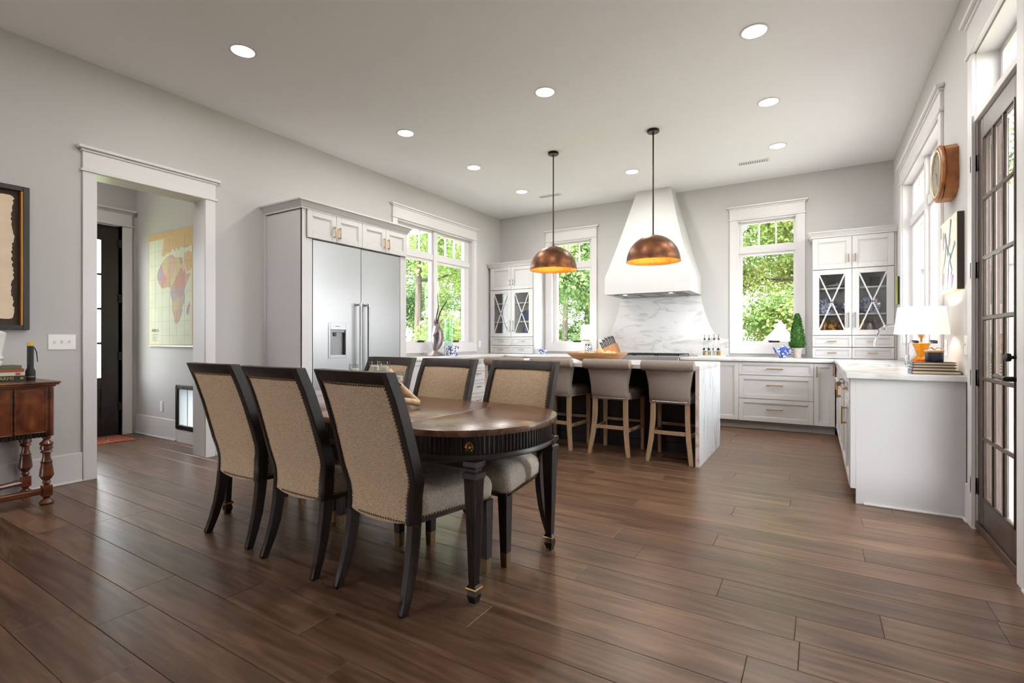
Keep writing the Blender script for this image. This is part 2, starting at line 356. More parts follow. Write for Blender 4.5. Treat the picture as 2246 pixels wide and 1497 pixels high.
# ------------------------------------------------------------------ floor
floor = thing('floor', 'wide brown oak plank floor running across the room', 'floor', kind='structure')
MB().box(-7.4, .9, REAR-.2, 8.0, -.14, -.013).build('subfloor', 'bronze_dark', floor, smooth=False)
MB().box(-7.3, .9, REAR-.1, -.15, -.012, 0).build('subfloor', 'plank_wood', floor, smooth=False)
PW, Y0 = .193, 2.370
JO = {-9: [-2.676, -2.062], -8: [-2.46], -7: [-1.42], -6: [-1.719, -2.232], -5: [-2.035], -4: [-1.19], -1: [-.074, -.991], 0: [-.384, .222], 1: [-.819],
      3: [-.495], 4: [.212], 5: [-1.083], 6: [-.48], 7: [.242, -1.679], 8: [-.16], 9: [-1.098], 11: [-.597], 12: [-.197], 14: [-.342]}
rnd = random.Random(3)
for k in range(-13, 26):
    y0 = Y0+k*PW; y1 = y0+PW
    if y1 > 7.3: break
    xa = -7.24 if y0 < 2.9 else LW-.02; xb = RW+.05
    js = sorted(JO.get(k, [rnd.uniform(-3.2, -1.2)]))
    j = js[0]
    while j > xa+.5:
        j -= rnd.uniform(1.15, 2.1); js.insert(0, j)
    j = js[-1]
    while j < xb-.5:
        j += rnd.uniform(1.3, 2.2); js.append(j)
    js = [xa]+[q for q in js if xa+.25 < q < xb-.2]+[xb]
    for a, b in zip(js, js[1:]):
        cx, cy = (a+b)/2, (y0+y1)/2; hx, hy, g, c = (b-a)/2, PW/2, .0006, .0016
        vs = [(sx*(hx-g), sy*(hy-g), -.012) for sx, sy in ((-1, -1), (1, -1), (1, 1), (-1, 1))]
        vs += [(x, y, -c) for x, y, z in vs] + [(sx*(hx-g-c), sy*(hy-g-c), 0) for sx, sy in ((-1, -1), (1, -1), (1, 1), (-1, 1))]
        m = MB().add(vs, [(i, (i+1) % 4, 4+(i+1) % 4, 4+i) for i in range(4)]+[(4+i, 4+(i+1) % 4, 8+(i+1) % 4, 8+i) for i in range(4)]+[(8, 9, 10, 11)])
        o = m.build('plank', 'plank_wood', floor, smooth=False); o.location = (cx, cy, 0)

# ------------------------------------------------------------------ walls and ceiling
def wall(name, F, u0, u1, v0, v1, th, holes, label, m='wall_paint'):
    us = sorted({u0, u1, *[h[0] for h in holes], *[h[1] for h in holes]}); vs = sorted({v0, v1, *[h[2] for h in holes], *[h[3] for h in holes]})
    b = MB()
    for a, c in zip(us, us[1:]):
        runs = []
        for d, e in zip(vs, vs[1:]):
            if any(h[0] <= (a+c)/2 <= h[1] and h[2] <= (d+e)/2 <= h[3] for h in holes): continue
            if runs and abs(runs[-1][1]-d) < 1e-6: runs[-1][1] = e
            else: runs.append([d, e])
        for d, e in runs: b.fbox(F, a, c, d, e, -th, 0)
    o = b.build(name, m, None, smooth=False); return tag(o, label, 'wall', kind='structure')
ZS, ZT = 1.10, 2.885
wall('wall_left', FL(LW), REAR-.2, BW+.2, 0, H, .20, [(1.72, 2.578, 0, 2.52), (5.185, 7.02, ZS, ZT)], 'pale grey painted wall with the cased doorway and double window')
wall('wall_back', FB(BW), LW, RW, 0, H, .18, [(-.995, -.235, ZS, ZT), (-4.03, -3.25, ZS, ZT)], 'pale grey kitchen wall behind the range hood')
wall('wall_right', FR_(RW), REAR-.2, BW+.2, 0, H, .14, [(5.03, 7.02, ZS, ZT), (3.235, 4.06, 0, 2.885)], 'pale grey wall with the glazed porch door')
wall('wall_rear', lambda u, v, w: (u, REAR+w, v), LW, RW, 0, H, .2, [(-4.8, -3.6, .3, 2.6)], 'grey wall at the camera end of the room with an unseen opening added for daylight')  # rear opening is added so daylight reaches the chair backs
wall('wall_hall_back', FB(2.84), -7.22, LW-.2, 0, H, .16, [(-6.17, -5.80, .17, .62)], 'grey hall wall where the map hangs')
wall('wall_hall_left', FL(-7.22), -.2, 3.0, 0, H, .16, [(1.83, 2.668, 0, 2.53)], 'grey hall wall around the black door')
wall('wall_hall_front', lambda u, v, w: (u, .2+w, v), -7.22, LW-.2, 0, H, .16, [], 'grey hall wall hidden beside the doorway')
tag(MB().box(-7.5, RW+.26, REAR-.2, BW+.2, H, H+.12).build('ceiling', 'ceiling_paint', None, smooth=False), 'flat white ceiling with recessed lights', 'ceiling', kind='structure')
def base(name, label, segs):
    t = thing(name, label, 'baseboard', kind='structure')
    for F, a, b in segs:
        MB().fbox(F, a, b, 0, .235, 0, .016).build('board', 'trim_white', t, bevel=.002)
        MB().fbox(F, a, b, 0, .018, .016, .03).build('shoe_moulding', 'trim_white', t, bevel=.005, seg=2)
base('baseboard_left', 'tall white baseboard under the light switches', [(FL(LW), REAR, 1.625), (FL(LW), 2.675, 3.2)])
base('baseboard_right', 'short white baseboard between the counter end and porch door', [(FR_(RW), 4.135, 4.225), (FR_(RW), REAR, 3.14)])
base('baseboard_hall', 'white hall baseboard below the map', [(FB(2.84), -7.2, -6.20), (FL(-7.22), .25, 1.73)])
tag(MB().fbox(FB(2.84), -6.20, -5.32, 0, .14, 0, .016).build('baseboard_hall_low', 'trim_white', None, bevel=.002), 'low white baseboard piece beneath the pet door', 'baseboard', kind='structure')

def header(t, F, a, b, v0, m='trim_white', h=.135):
    MB().fbox(F, a-.014, b+.014, v0, v0+.022, 0, .032).build('fillet', m, t, bevel=.003)
    MB().fbox(F, a, b, v0+.022, v0+.022+h, 0, .022).build('header_board', m, t, bevel=.001)
    y = v0+.022+h
    MB().fbox(F, a-.012, b+.012, y, y+.02, 0, .034).fbox(F, a-.035, b+.035, y+.02, y+.045, 0, .055).build('crown', m, t, bevel=.003)
def casing(t, F, a0, a1, b0, b1, v0, v1, m='trim_white'):
    MB().fbox(F, a0, a1, v0, v1, 0, .02).build('casing', m, t, bevel=.002)
    MB().fbox(F, b0, b1, v0, v1, 0, .02).build('casing', m, t, bevel=.002)
def window(n, F, c0, c1, o0, o1, lights, label, depth=.18, crank=True, low=.955):
    t = thing('window_%d' % n, label, 'window', kind='structure')
    casing(t, F, c0, o0, o1, c1, ZS, ZT); header(t, F, c0, c1, ZT)
    MB().fbox(F, c0, c1, low, ZS, 0, .022).build('apron', 'trim_white', t, bevel=.002)
    b = MB(); j = .016
    b.fbox(F, o0, o0+j, ZS, ZT, -depth, .005).fbox(F, o1-j, o1, ZS, ZT, -depth, .005).fbox(F, o0+j, o1-j, ZS, ZS+j, -depth, .005).fbox(F, o0+j, o1-j, ZT-j, ZT, -depth, .005)
    b.build('jamb', 'trim_white', t, bevel=.001)
    w0, w1 = -.14, -.075
    e = [o0+j]+[(p[1]+q[0])/2 for p, q in zip(lights, lights[1:])]+[o1-j]
    for k in range(1, len(lights)):
        MB().fbox(F, e[k]-.045, e[k]+.045, ZS+j, ZT-j, w0, w1+.03).build('mullion', 'trim_white', t, bevel=.002)
    for (g0, g1), a, c in zip(lights, e, e[1:]):
        if a != o0+j: a += .045
        if c != o1-j: c -= .045
        MB().fbox(F, a, c, 2.405, 2.49, w0, w1+.015).build('transom_bar', 'trim_white', t, bevel=.002)
        for nm, z0, z1, y0, y1 in (('sash', ZS+j, 2.405, 1.135, 2.375), ('transom_sash', 2.49, ZT-j, 2.515, 2.835)):
            s = MB().fbox(F, a, g0, z0, z1, w0, w1).fbox(F, g1, c, z0, z1, w0, w1).fbox(F, g0, g1, z0, y0, w0, w1).fbox(F, g0, g1, y1, z1, w0, w1).build(nm, 'trim_white', t, bevel=.002)
            MB().fbox(F, g0, g1, y0, y1, -.112, -.106).build('pane', 'window_glass', s, smooth=False)
            if nm == 'transom_sash':
                for q in (1/3, 2/3):
                    u = g0+(g1-g0)*q; MB().fbox(F, u-.011, u+.011, y0, y1, -.125, -.09).build('muntin', 'trim_white', s, bevel=.002)
            elif crank:
                u = (g0*.35+g1*.65); MB().fbox(F, u-.075, u+.06, ZS+j, ZS+j+.03, w1, w1+.035).fbox(F, u-.09, u-.02, ZS+j+.018, ZS+j+.032, w1+.01, w1+.055).build('crank', 'black_iron', s, bevel=.004)
    return t
window(1, FL(LW), 5.09, 7.115, 5.185, 7.02, [(5.30, 6.01), (6.17, 6.87)], 'white framed double window beside the refrigerator cabinet')
window(2, FB(BW), -4.125, -3.16, -4.03, -3.25, [(-3.945, -3.325)], 'narrow white window behind the farther pendant lamp')
window(3, FB(BW), -1.092, -.137, -.995, -.235, [(-.935, -.28)], 'narrow white window above the blue teapot and topiary')
window(4, FR_(RW), 4.935, 7.115, 5.03, 7.02, [(5.13, 5.95), (6.10, 6.92)], 'white framed window over the sink, seen edge on', .14)

# cased doorway to the hall
t = thing('trim_1', 'white cased doorway opening into the hall', 'doorway', kind='structure')
F = FL(LW); casing(t, F, 1.627, 1.72, 2.578, 2.672, 0, 2.52); header(t, F, 1.627, 2.672, 2.52, h=.14)
MB().box(LW-.215, LW+.004, 1.70, 1.722, 0, 2.54).box(LW-.215, LW+.004, 2.576, 2.60, 0, 2.54).box(LW-.215, LW+.004, 1.722, 2.576, 2.518, 2.54).build('jamb', 'trim_white', t, bevel=.001)
F2 = lambda u, v, w: (LW-.20-w, u, v); casing(t, F2, 1.627, 1.72, 2.578, 2.672, 0, 2.52)

# black hall door
F = FL(-7.24)
t = thing('trim_2', 'white casing around the black hall door', 'casing', kind='structure')
casing(t, FL(-7.22), 1.735, 1.83, 2.69, 2.79, 0, 2.53); header(t, FL(-7.22), 1.735, 2.79, 2.53, h=.14)
MB().box(-7.36, -7.22, 2.668, 2.69, 0, 2.53).box(-7.36, -7.22, 1.83, 2.668, 2.525, 2.545).build('jamb', 'trim_white', t)
t = thing('door_1', 'black panelled hall door with tall divided glass', 'door', (-7.26, 2.66, 0), kind='structure')
for a, b in ((1.84, 2.0), (2.49, 2.662)): MB().fbox(F, a, b, .012, 2.522, -.045, 0).build('stile', 'black_paint', t, bevel=.002)
for a, b in ((.012, .22), (.56, .70), (2.34, 2.522)): MB().fbox(F, 2.0, 2.49, a, b, -.045, 0).build('rail', 'black_paint', t, bevel=.002)
MB().fbox(F, 2.0, 2.49, .22, .56, -.035, -.012).fbox(F, 2.05, 2.44, .27, .51, -.035, -.004).build('panel', 'black_paint', t, bevel=.004)
for i in range(4):
    z = .70+i*.41
    if i: MB().fbox(F, 2.0, 2.49, z-.012, z+.012, -.04, -.005).build('muntin', 'black_paint', t, bevel=.002)
    MB().fbox(F, 2.0, 2.49, z+(.012 if i else 0), z+.41-(.012 if i < 3 else 0), -.025, -.02).build('pane', 'window_glass', t, smooth=False)
MB().fbox(F, 1.83, 2.668, -.005, .011, -.10, .01).build('threshold', 'bronze_dark', t, smooth=False)
for z in (.347, .957, 1.65, 2.316): MB().fbox(F, 2.655, 2.695, z-.05, z+.05, .0, .022).build('hinge', 'black_iron', t, bevel=.003)

# glazed porch door
t = thing('trim_3', 'white casing and deep transom over the porch door', 'casing', kind='structure')
F = FR_(RW); casing(t, F, 3.14, 3.235, 4.04, 4.135, 0, 2.885); header(t, F, 3.14, 4.135, 2.885, h=.17)
MB().box(RW+.002, .96, 4.045, 4.075, 0, 2.885).box(RW+.002, .96, 3.22, 3.24, 0, 2.885).box(RW+.002, .96, 3.24, 4.045, 2.875, 2.9).build('jamb', 'trim_white', t)
for x0, x1, m_ in ((.868, .89, 'siding_brown'), (.89, .905, 'fascia_blue'), (.905, .93, 'siding_pink'), (.93, .945, 'siding_brown'), (.945, .965, 'siding_pink')): MB().box(x0+.0005, x1-.0005, 4.028, 4.046, 0, 2.455).build('exterior_reveal', m_, t, smooth=False)
MB().box(RW-.01, .96, 3.24, 4.05, 2.46, 2.505).build('transom_bar', 'trim_white', t, bevel=.003)
MB().box(.93, .955, 3.24, 3.29, 2.505, 2.875).box(.93, .955, 4.0, 4.045, 2.505, 2.875).box(.93, .955, 3.29, 4.0, 2.505, 2.54).box(.93, .955, 3.29, 4.0, 2.84, 2.875).build('transom_sash', 'trim_white', t, bevel=.002)
MB().box(.940, .946, 3.29, 4.0, 2.54, 2.84).build('pane', 'window_glass', t, smooth=False)
F = FR_(.83)
t = thing('door_2', 'brown glazed porch door with eighteen panes and black hinges', 'door', (.85, 4.05, 0), kind='structure')
yg0, yg1, zg0, zg1 = 3.375, 3.925, .212, 2.335
for a, b in ((3.245, yg0), (yg1, 4.045)): MB().fbox(F, a, b, .008, 2.455, -.032, 0).build('stile', 'door_brown', t, bevel=.002)
for a, b in ((.008, zg0), (zg1, 2.455)): MB().fbox(F, yg0, yg1, a, b, -.032, 0).build('rail', 'door_brown', t, bevel=.002)
MB().fbox(F, 3.245, 4.045, .008, .05, 0, .014).build('sweep', 'door_brown', t, bevel=.003)
MB().fbox(F, yg0-.004, yg0+.012, zg0, zg1, -.014, .004).fbox(F, yg1-.012, yg1+.004, zg0, zg1, -.014, .004).fbox(F, yg0, yg1, zg0-.004, zg0+.012, -.014, .004).fbox(F, yg0, yg1, zg1-.012, zg1+.004, -.014, .004).build('glazing_bead', 'bronze_dark', t, bevel=.003)
zr = [.212, .567, .919, 1.272, 1.625, 1.972, 2.335]; yr = [yg0+i*(yg1-yg0)/3 for i in range(4)]
for z in zr[1:-1]: MB().fbox(F, yg0, yg1, z-.013, z+.013, -.015, .004).build('muntin', 'door_brown', t, bevel=.005)
for y in yr[1:-1]: MB().fbox(F, y-.012, y+.012, zg0, zg1, -.015, .003).build('muntin', 'bronze_dark', t, bevel=.005)
for i in range(3):
    for k in range(6): MB().fbox(F, yr[i]+.012, yr[i+1]-.012, zr[k]+.012, zr[k+1]-.012, -.016, -.012).build('pane', 'window_glass', t, smooth=False)
for z in (.262, .916, 1.568, 2.215): MB().fbox(F, 4.045, 4.072, z-.052, z+.052, 0, .03).fbox(F, 4.02, 4.05, z-.05, z+.05, -.001, .006).build('hinge', 'black_iron', t, bevel=.004)
MB().fbox(F, 3.285, 3.325, .80, 1.13, 0, .008).build('backplate', 'black_iron', t, bevel=.003)
MB().tube([F(3.305, .955, 0), F(3.305, .955, .055)], .013, 10).tube([F(3.30, .955, .05), F(3.36, .957, .056), F(3.43, .962, .058), F(3.455, .965, .058)], [.012, .010, .013, .006], 10).build('lever', 'black_iron', t)
MB().tube([F(3.305, 1.06, 0), F(3.305, 1.06, .03), F(3.305, 1.06, .034), F(3.305, 1.06, .05), F(3.305, 1.06, .058)], [.009, .009, .02, .022, .01], 12).build('knob', 'black_iron', t)

# ------------------------------------------------------------------ outside: porch, ground
tag(MB().box(RW+.24, 5.2, -5, 12, -.12, -.02).build('floor_porch', 'stone_porch', None, smooth=False), 'grey stone porch floor beyond the glazed door', 'floor', kind='structure')
tag(MB().box(RW+.24, 2.4, -5, 6.6, 3.5, 3.62).build('ceiling_sun_blocker', 'trim_white', None, smooth=False), 'unseen white porch ceiling added to block sun at the glazed door', 'ceiling', kind='structure')  # added sun shield, keeps direct sun out of the right-hand openings
t = thing('wall_porch', 'porch screen wall of pink and brown vertical boards', 'wall', kind='structure')
x = 1.15; r_ = random.Random(4); i = 0
while x < 5.0:
    w = r_.choice((.05, .07, .10, .13)); MB().box(x+.003, x+w-.003, 9.5, 9.5+r_.choice((.03, .05)), 0, 3.3).build('board', ('siding_pink', 'siding_brown', 'fascia_blue', 'siding_pink', 'stone_porch')[i % 5], t, smooth=False); x += w; i += 1
MB().box(1.1, 5.1, 9.44, 9.49, 2.2, 2.32).build('rail', 'fascia_blue', t, smooth=False)
tag(MB().box(-60, 60, -40, 70, -3.5, -3.2).build('ground', 'lawn', None, smooth=False), 'green ground outside the house', 'ground', kind='structure')

for i, (a, b, c, d) in enumerate(((-9.5, RW+.2, BW+.2, 12.4), (-9.5, LW-.22, 3.05, BW+.2), (-9.5, 4.0, -11.0, REAR-.22))):  # unseen pale slabs added to bounce daylight up to the ceiling
    tag(MB().box(a, b, c, d, -.16, -.04).build('floor_bounce_%d' % i, 'stone_bounce', None, smooth=False), ('unseen pale terrace added behind the kitchen to bounce daylight', 'unseen pale terrace added beside the double window to bounce daylight', 'unseen pale terrace added on the living side to bounce daylight')[i], 'terrace', kind='structure')
# ------------------------------------------------------------------ cabinetry
def pull(F, u, v, w, L, horiz, parent, m='brass', r=.0055):
    b = MB(); a = L/2; s = .03
    if horiz:
        b.fbox(F, u-a, u+a, v-r, v+r, w+s-r, w+s+r)
        for q in (-a+.012, a-.012): b.fbox(F, u+q-r, u+q+r, v-r, v+r, w, w+s)
    else:
        b.fbox(F, u-r, u+r, v-a, v+a, w+s-r, w+s+r)
        for q in (-a+.012, a-.012): b.fbox(F, u-r, u+r, v+q-r, v+q+r, w, w+s)
    return b.build('handle', m, parent, bevel=.001)
def shaker(name, F, u0, u1, v0, v1, w, parent, rail=.055, h=None, m='cab_white', hm='brass', g=.0018):
    """h = (u, v, length, horizontal)"""
    u0 += g; u1 -= g; v0 += g; v1 -= g; r = rail; t = .02
    b = MB().fbox(F, u0, u0+r, v0, v1, w, w+t).fbox(F, u1-r, u1, v0, v1, w, w+t).fbox(F, u0+r, u1-r, v0, v0+r, w, w+t).fbox(F, u0+r, u1-r, v1-r, v1, w, w+t)
    d = b.build(name, m, parent, bevel=.0015)
    q = .012
    MB().fbox(F, u0+r, u1-r, v0+r, v1-r, w, w+.008).build('panel', m, d, smooth=False)
    MB().fbox(F, u0+r, u0+r+q, v0+r, v1-r, w+.008, w+.014).fbox(F, u1-r-q, u1-r, v0+r, v1-r, w+.008, w+.014).fbox(F, u0+r+q, u1-r-q, v0+r, v0+r+q, w+.008, w+.014).fbox(F, u0+r+q, u1-r-q, v1-r-q, v1-r, w+.008, w+.014).build('bead', m, d, bevel=.002)
    if h: pull(F, h[0], h[1], w+t, h[2], h[3], d, hm)
    return d
def cornice(t, pts, z0, m='cab_white', hgt=.085, proj=.07):
    """cove crown swept along plan points, offset outwards along given normals; pts = [(x, y, nx, ny)]"""
    prof = [(0, 0), (.012, 0), (.012, .018), (.02, .024), (.03, .045), (.05, .066), (proj, .07), (proj, hgt), (0, hgt)]
    MB().rings([[(x+nx*p, y+ny*p, z0+q) for p, q in prof] for x, y, nx, ny in pts]).build('cornice', m, t, angle=25)

# refrigerator surround
XF = -4.48
t = thing('refrigerator_cabinet', 'tall white cabinet surround with crown enclosing the steel refrigerator', 'cabinet', (-4.8, 3.95, 0))
F = FL(XF)
MB().box(LW, XF-.001, 3.21, 3.23, 0, 2.50).build('side_panel', 'cab_white', t, bevel=.001)
MB().box(LW, XF-.001, 4.70, 4.72, 0, 2.50).build('side_panel', 'cab_white', t, bevel=.001)
MB().box(LW, LW+.022, 3.185, 3.21, 0, 2.50).build('scribe_moulding', 'cab_white', t, bevel=.002)
MB().fbox(F, 3.21, 3.33, 0, 2.20, -.02, .002).fbox(F, 3.21, 3.258, 2.2, 2.5, -.02, .002).build('face_frame', 'cab_white', t, smooth=False); MB().fbox(F, 4.615, 4.72, 0, 2.2, -.02, .002).build('face_frame', 'cab_white', t, bevel=.001)
MB().box(LW, XF-.02, 3.23, 4.70, 2.205, 2.49).build('top_box', 'cab_white', t, smooth=False)
ed = [3.262, 3.624, 3.985, 4.35, 4.715]
for i in range(4):
    u = ed[i+1]-.035 if i % 2 == 0 else ed[i]+.035
    shaker('door', F, ed[i], ed[i+1], 2.205, 2.495, .002, t, .06, (u, 2.31, .125, False), hm='brass_pale')
cornice(t, [(LW, 3.205, 0, -1), (XF+.004, 3.205, 1, -1), (XF+.004, 4.724, 1, 1), (LW, 4.724, 0, 1)], 2.495)
MB().box(LW, XF, 3.21, 4.72, 2.49, 2.575).build('top_cap', 'cab_white', t, smooth=False)

# refrigerator
t = thing('refrigerator', 'built-in stainless steel side-by-side refrigerator with door dispenser', 'refrigerator', (-4.8, 3.97, 0))
MB().box(LW+.03, XF-.03, 3.335, 4.61, .09, 2.195).box(LW+.05, XF-.06, 3.36, 4.59, 0, .09).build('body', 'grey_metal', t, smooth=False)
# left door with a recessed dispenser opening
d = MB(); o = (3.552, 3.757, .985, 1.262)
for a, b, c, e in ((3.338, o[0], .10, 2.192), (o[1], 3.976, .10, 2.192), (o[0], o[1], .10, o[2]), (o[0], o[1], o[3], 2.192)): d.fbox(F, a, b, c, e, -.03, .004)
dl = d.build('door', 'steel', t, smooth=False)
dr = MB().fbox(F, 3.984, 4.608, .10, 2.192, -.03, .004).build('door', 'steel', t, bevel=.002)
MB().fbox(F, 3.528, o[0], .95, 1.335, .004, .009).fbox(F, o[1], 3.776, .95, 1.335, .004, .009).fbox(F, o[0], o[1], .95, o[2], .004, .009).fbox(F, o[0], o[1], o[3], 1.335, .004, .009).build('dispenser_frame', 'steel', dl, bevel=.002)
MB().fbox(F, o[0], o[1], o[2], o[3], -.09, -.08).fbox(F, o[0], o[0]+.004, o[2], o[3], -.08, 0).fbox(F, o[1]-.004, o[1], o[2], o[3], -.08, 0).fbox(F, o[0], o[1], o[3]-.03, o[3], -.08, -.004).build('dispenser_recess', 'grey_metal', dl, smooth=False)
MB().fbox(F, 3.615, 3.66, 1.19, 1.235, -.06, -.02).build('spout', 'screen_dark', dl, bevel=.006)
MB().fbox(F, 3.62, 3.675, 1.295, 1.302, .009, .011).build('badge', 'chrome', dl, smooth=False)
for y, dd in ((3.925, dl), (4.045, dr)):
    MB().tube([F(y, .62, .06), F(y, 1.565, .06)], .0155, 14).build('handle', 'steel', dd)
    for z in (.63, 1.55): MB().tube([F(y, z-.02, .06), F(y, z+.02, .06)], .019, 14).tube([F(y, z, .004), F(y, z, .06)], .012, 10).build('handle_bracket', 'chrome', dd)

# base cabinets
def basecab(label, F, u0, u1, fronts, depth, toe=.085, carc='cab_white', end=None):
    c = F((u0+u1)/2, 0, -.3)
    t = thing('base_cabinet', label, 'cabinet', c, group='white base cabinets under the counters')
    MB().fbox(F, u0, u1, .105, .872, -depth, 0).build('carcass', carc, t, smooth=False)
    MB().fbox(F, u0, u1, 0, .105, -depth, -toe).build('toe_kick', 'cab_white', t, smooth=False)
    MB().fbox(F, u0, u1, 0, .012, -toe, -toe+.012).build('shoe_moulding', 'cab_white', t, bevel=.004)
    for fr in fronts:
        nm, a, b, c0, c1, h = fr; shaker(nm, F, a, b, c0, c1, 0, t, .05 if c1-c0 > .2 else .035, h)
    return t
F = FB(7.10)
def drawers(u0, u1, L=.19):
    m = (u0+u1)/2; return [('drawer', u0, u1, .70, .868, (m, .784, L, True)), ('drawer', u0, u1, .398, .697, (m, .575, L, True)), ('drawer', u0, u1, .108, .395, (m, .27, L, True))]
basecab('white base cabinet door between island end and wide drawers', F, -1.60, -.872, [('door', -1.60, -1.24, .108, .868, (-1.275, .70, .13, False)), ('door', -1.24, -.872, .108, .868, None)], .78)
basecab('wide white three-drawer base cabinet below the teapot', F, -.872, -.035, drawers(-.872, -.035), .78)
basecab('narrow white door cabinet in the inside counter corner', F, -.035, .185, [('door', -.035, .185, .108, .868, (.0, .765, .13, False))], .78)
basecab('white drawer cabinet under the rangetop', F, -2.62, -1.60, [('drawer', -2.62, -1.60, .45, .74, (-2.11, .6, .3, True)), ('drawer', -2.62, -1.60, .108, .447, (-2.11, .3, .3, True))], .78)
basecab('white door cabinet beyond the island near the blue bowl', F, -4.45, -2.62, [('door', -4.2, -3.6, .108, .868, (-3.65, .7, .13, False)), ('door', -3.6, -3.1, .108, .868, (-3.55, .7, .13, False)), ('door', -3.1, -2.62, .108, .868, (-3.05, .7, .13, False))], .78)
F = FL(-4.51)
basecab('white base cabinet right next to the refrigerator', F, 4.722, 5.45, [('door', 4.722, 5.45, .108, .868, None)], .58)
basecab('white drawer cabinet under the antelope sculpture', F, 5.45, 6.05, drawers(5.45, 6.05), .58)
basecab('white drawer cabinet showing beside the island end', F, 6.05, 6.75, [('drawer', 6.05, 6.75, a, b, (6.32, c, .1, True)) for a, b, c in ((.72, .868, .80), (.53, .717, .63), (.33, .527, .43), (.108, .327, .22))], .58)
F = FR_(.215)
basecab('white sink base cabinet under the faucet', F, 5.36, 6.15, [('door', 5.36, 5.755, .108, .868, (5.70, .66, .13, False)), ('door', 5.755, 6.15, .108, .868, (5.81, .66, .13, False))], .59)
basecab('white corner cabinet between sink and hutch', F, 6.15, 7.05, [('door', 6.15, 6.6, .108, .868, (6.2, .7, .13, False)), ('door', 6.6, 7.05, .108, .868, (6.98, .79, .13, False))], .59)
e = basecab('white end cabinet with grey side panel facing the porch door', F, 4.262, 4.735, [('drawer', 4.262, 4.735, .70, .868, (4.5, .784, .16, True)), ('door', 4.262, 4.735, .108, .697, (4.68, .56, .14, False))], .59)
MB().box(.232, .815, 4.238, 4.262, .0, .872).build('end_panel', 'cab_white', e, bevel=.001)
MB().box(.20, .232, 4.238, 4.262, .105, .872).build('end_panel', 'cab_white', e, bevel=.001)
MB().box(.275, .80, 4.222, 4.238, 0, .016).build('shoe_moulding', 'trim_white', e, bevel=.005, seg=2)
t = thing('dishwasher', 'white panelled dishwasher with thick chrome towel-bar handle', 'dishwasher', (.5, 5.05, 0))
MB().fbox(F, 4.74, 5.355, .10, .87, -.57, 0).fbox(F, 4.74, 5.355, 0, .1, -.57, -.085).build('body', 'cab_white', t, smooth=False)
d = shaker('door', F, 4.74, 5.355, .108, .868, 0, t, .055)
MB().tube([F(4.79, .80, .065), F(5.30, .80, .065)], .016, 14).build('handle', 'chrome', d)
for y in (4.82, 5.27): MB().tube([F(y, .80, .01), F(y, .80, .065)], .009, 8).build('handle_bracket', 'chrome', d)

# continuous marble worktop
t = thing('countertop', 'white marble worktop running round the kitchen walls', 'countertop', (-2.1, 7.4, .875))
z0, z1 = .875, .915
MB().box(LW+.002, -4.47, 4.724, 7.895, z0, z1).build('slab', 'marble_top', t, bevel=.004, seg=2)
MB().box(-4.468, -2.605, 7.055, 7.895, z0, z1).build('slab', 'marble_top', t, bevel=.004, seg=2)
MB().box(-1.615, .178, 7.055, 7.895, z0, z1).build('slab', 'marble_top', t, bevel=.004, seg=2)
MB().box(-2.605, -1.615, 7.745, 7.895, z0, z1).build('slab', 'marble_top', t, bevel=.004, seg=2)
b = MB()
for x0, x1, y0, y1 in ((.18, .26, 4.205, 7.895), (.60, .817, 4.205, 7.895), (.26, .60, 4.205, 5.40), (.26, .60, 6.02, 7.895)): b.box(x0, x1, y0, y1, z0, z1)
b.build('slab', 'marble_top', t, smooth=False)
MB().box(.176, .182, 4.201, 7.05, z0+.003, z1-.003).box(.176, .817, 4.199, 4.207, z0+.003, z1-.003).build('edge', 'marble_top', t, bevel=.003)
t = thing('sink', 'white undermount sink in the worktop by the faucet', 'sink', (.43, 5.7, .7))
MB().box(.25, .61, 5.39, 6.03, .68, .69).box(.25, .26, 5.39, 6.03, .69, .874).box(.60, .61, 5.39, 6.03, .69, .874).box(.26, .60, 5.39, 5.40, .69, .874).box(.26, .60, 6.02, 6.03, .69, .874).build('basin', 'white_ceramic', t, smooth=False)
MB().lathe([(.0, .69), (.04, .69), (.045, .694), (0, .694)], 16, (.43, 5.71, 0)).build('drain', 'chrome', t)

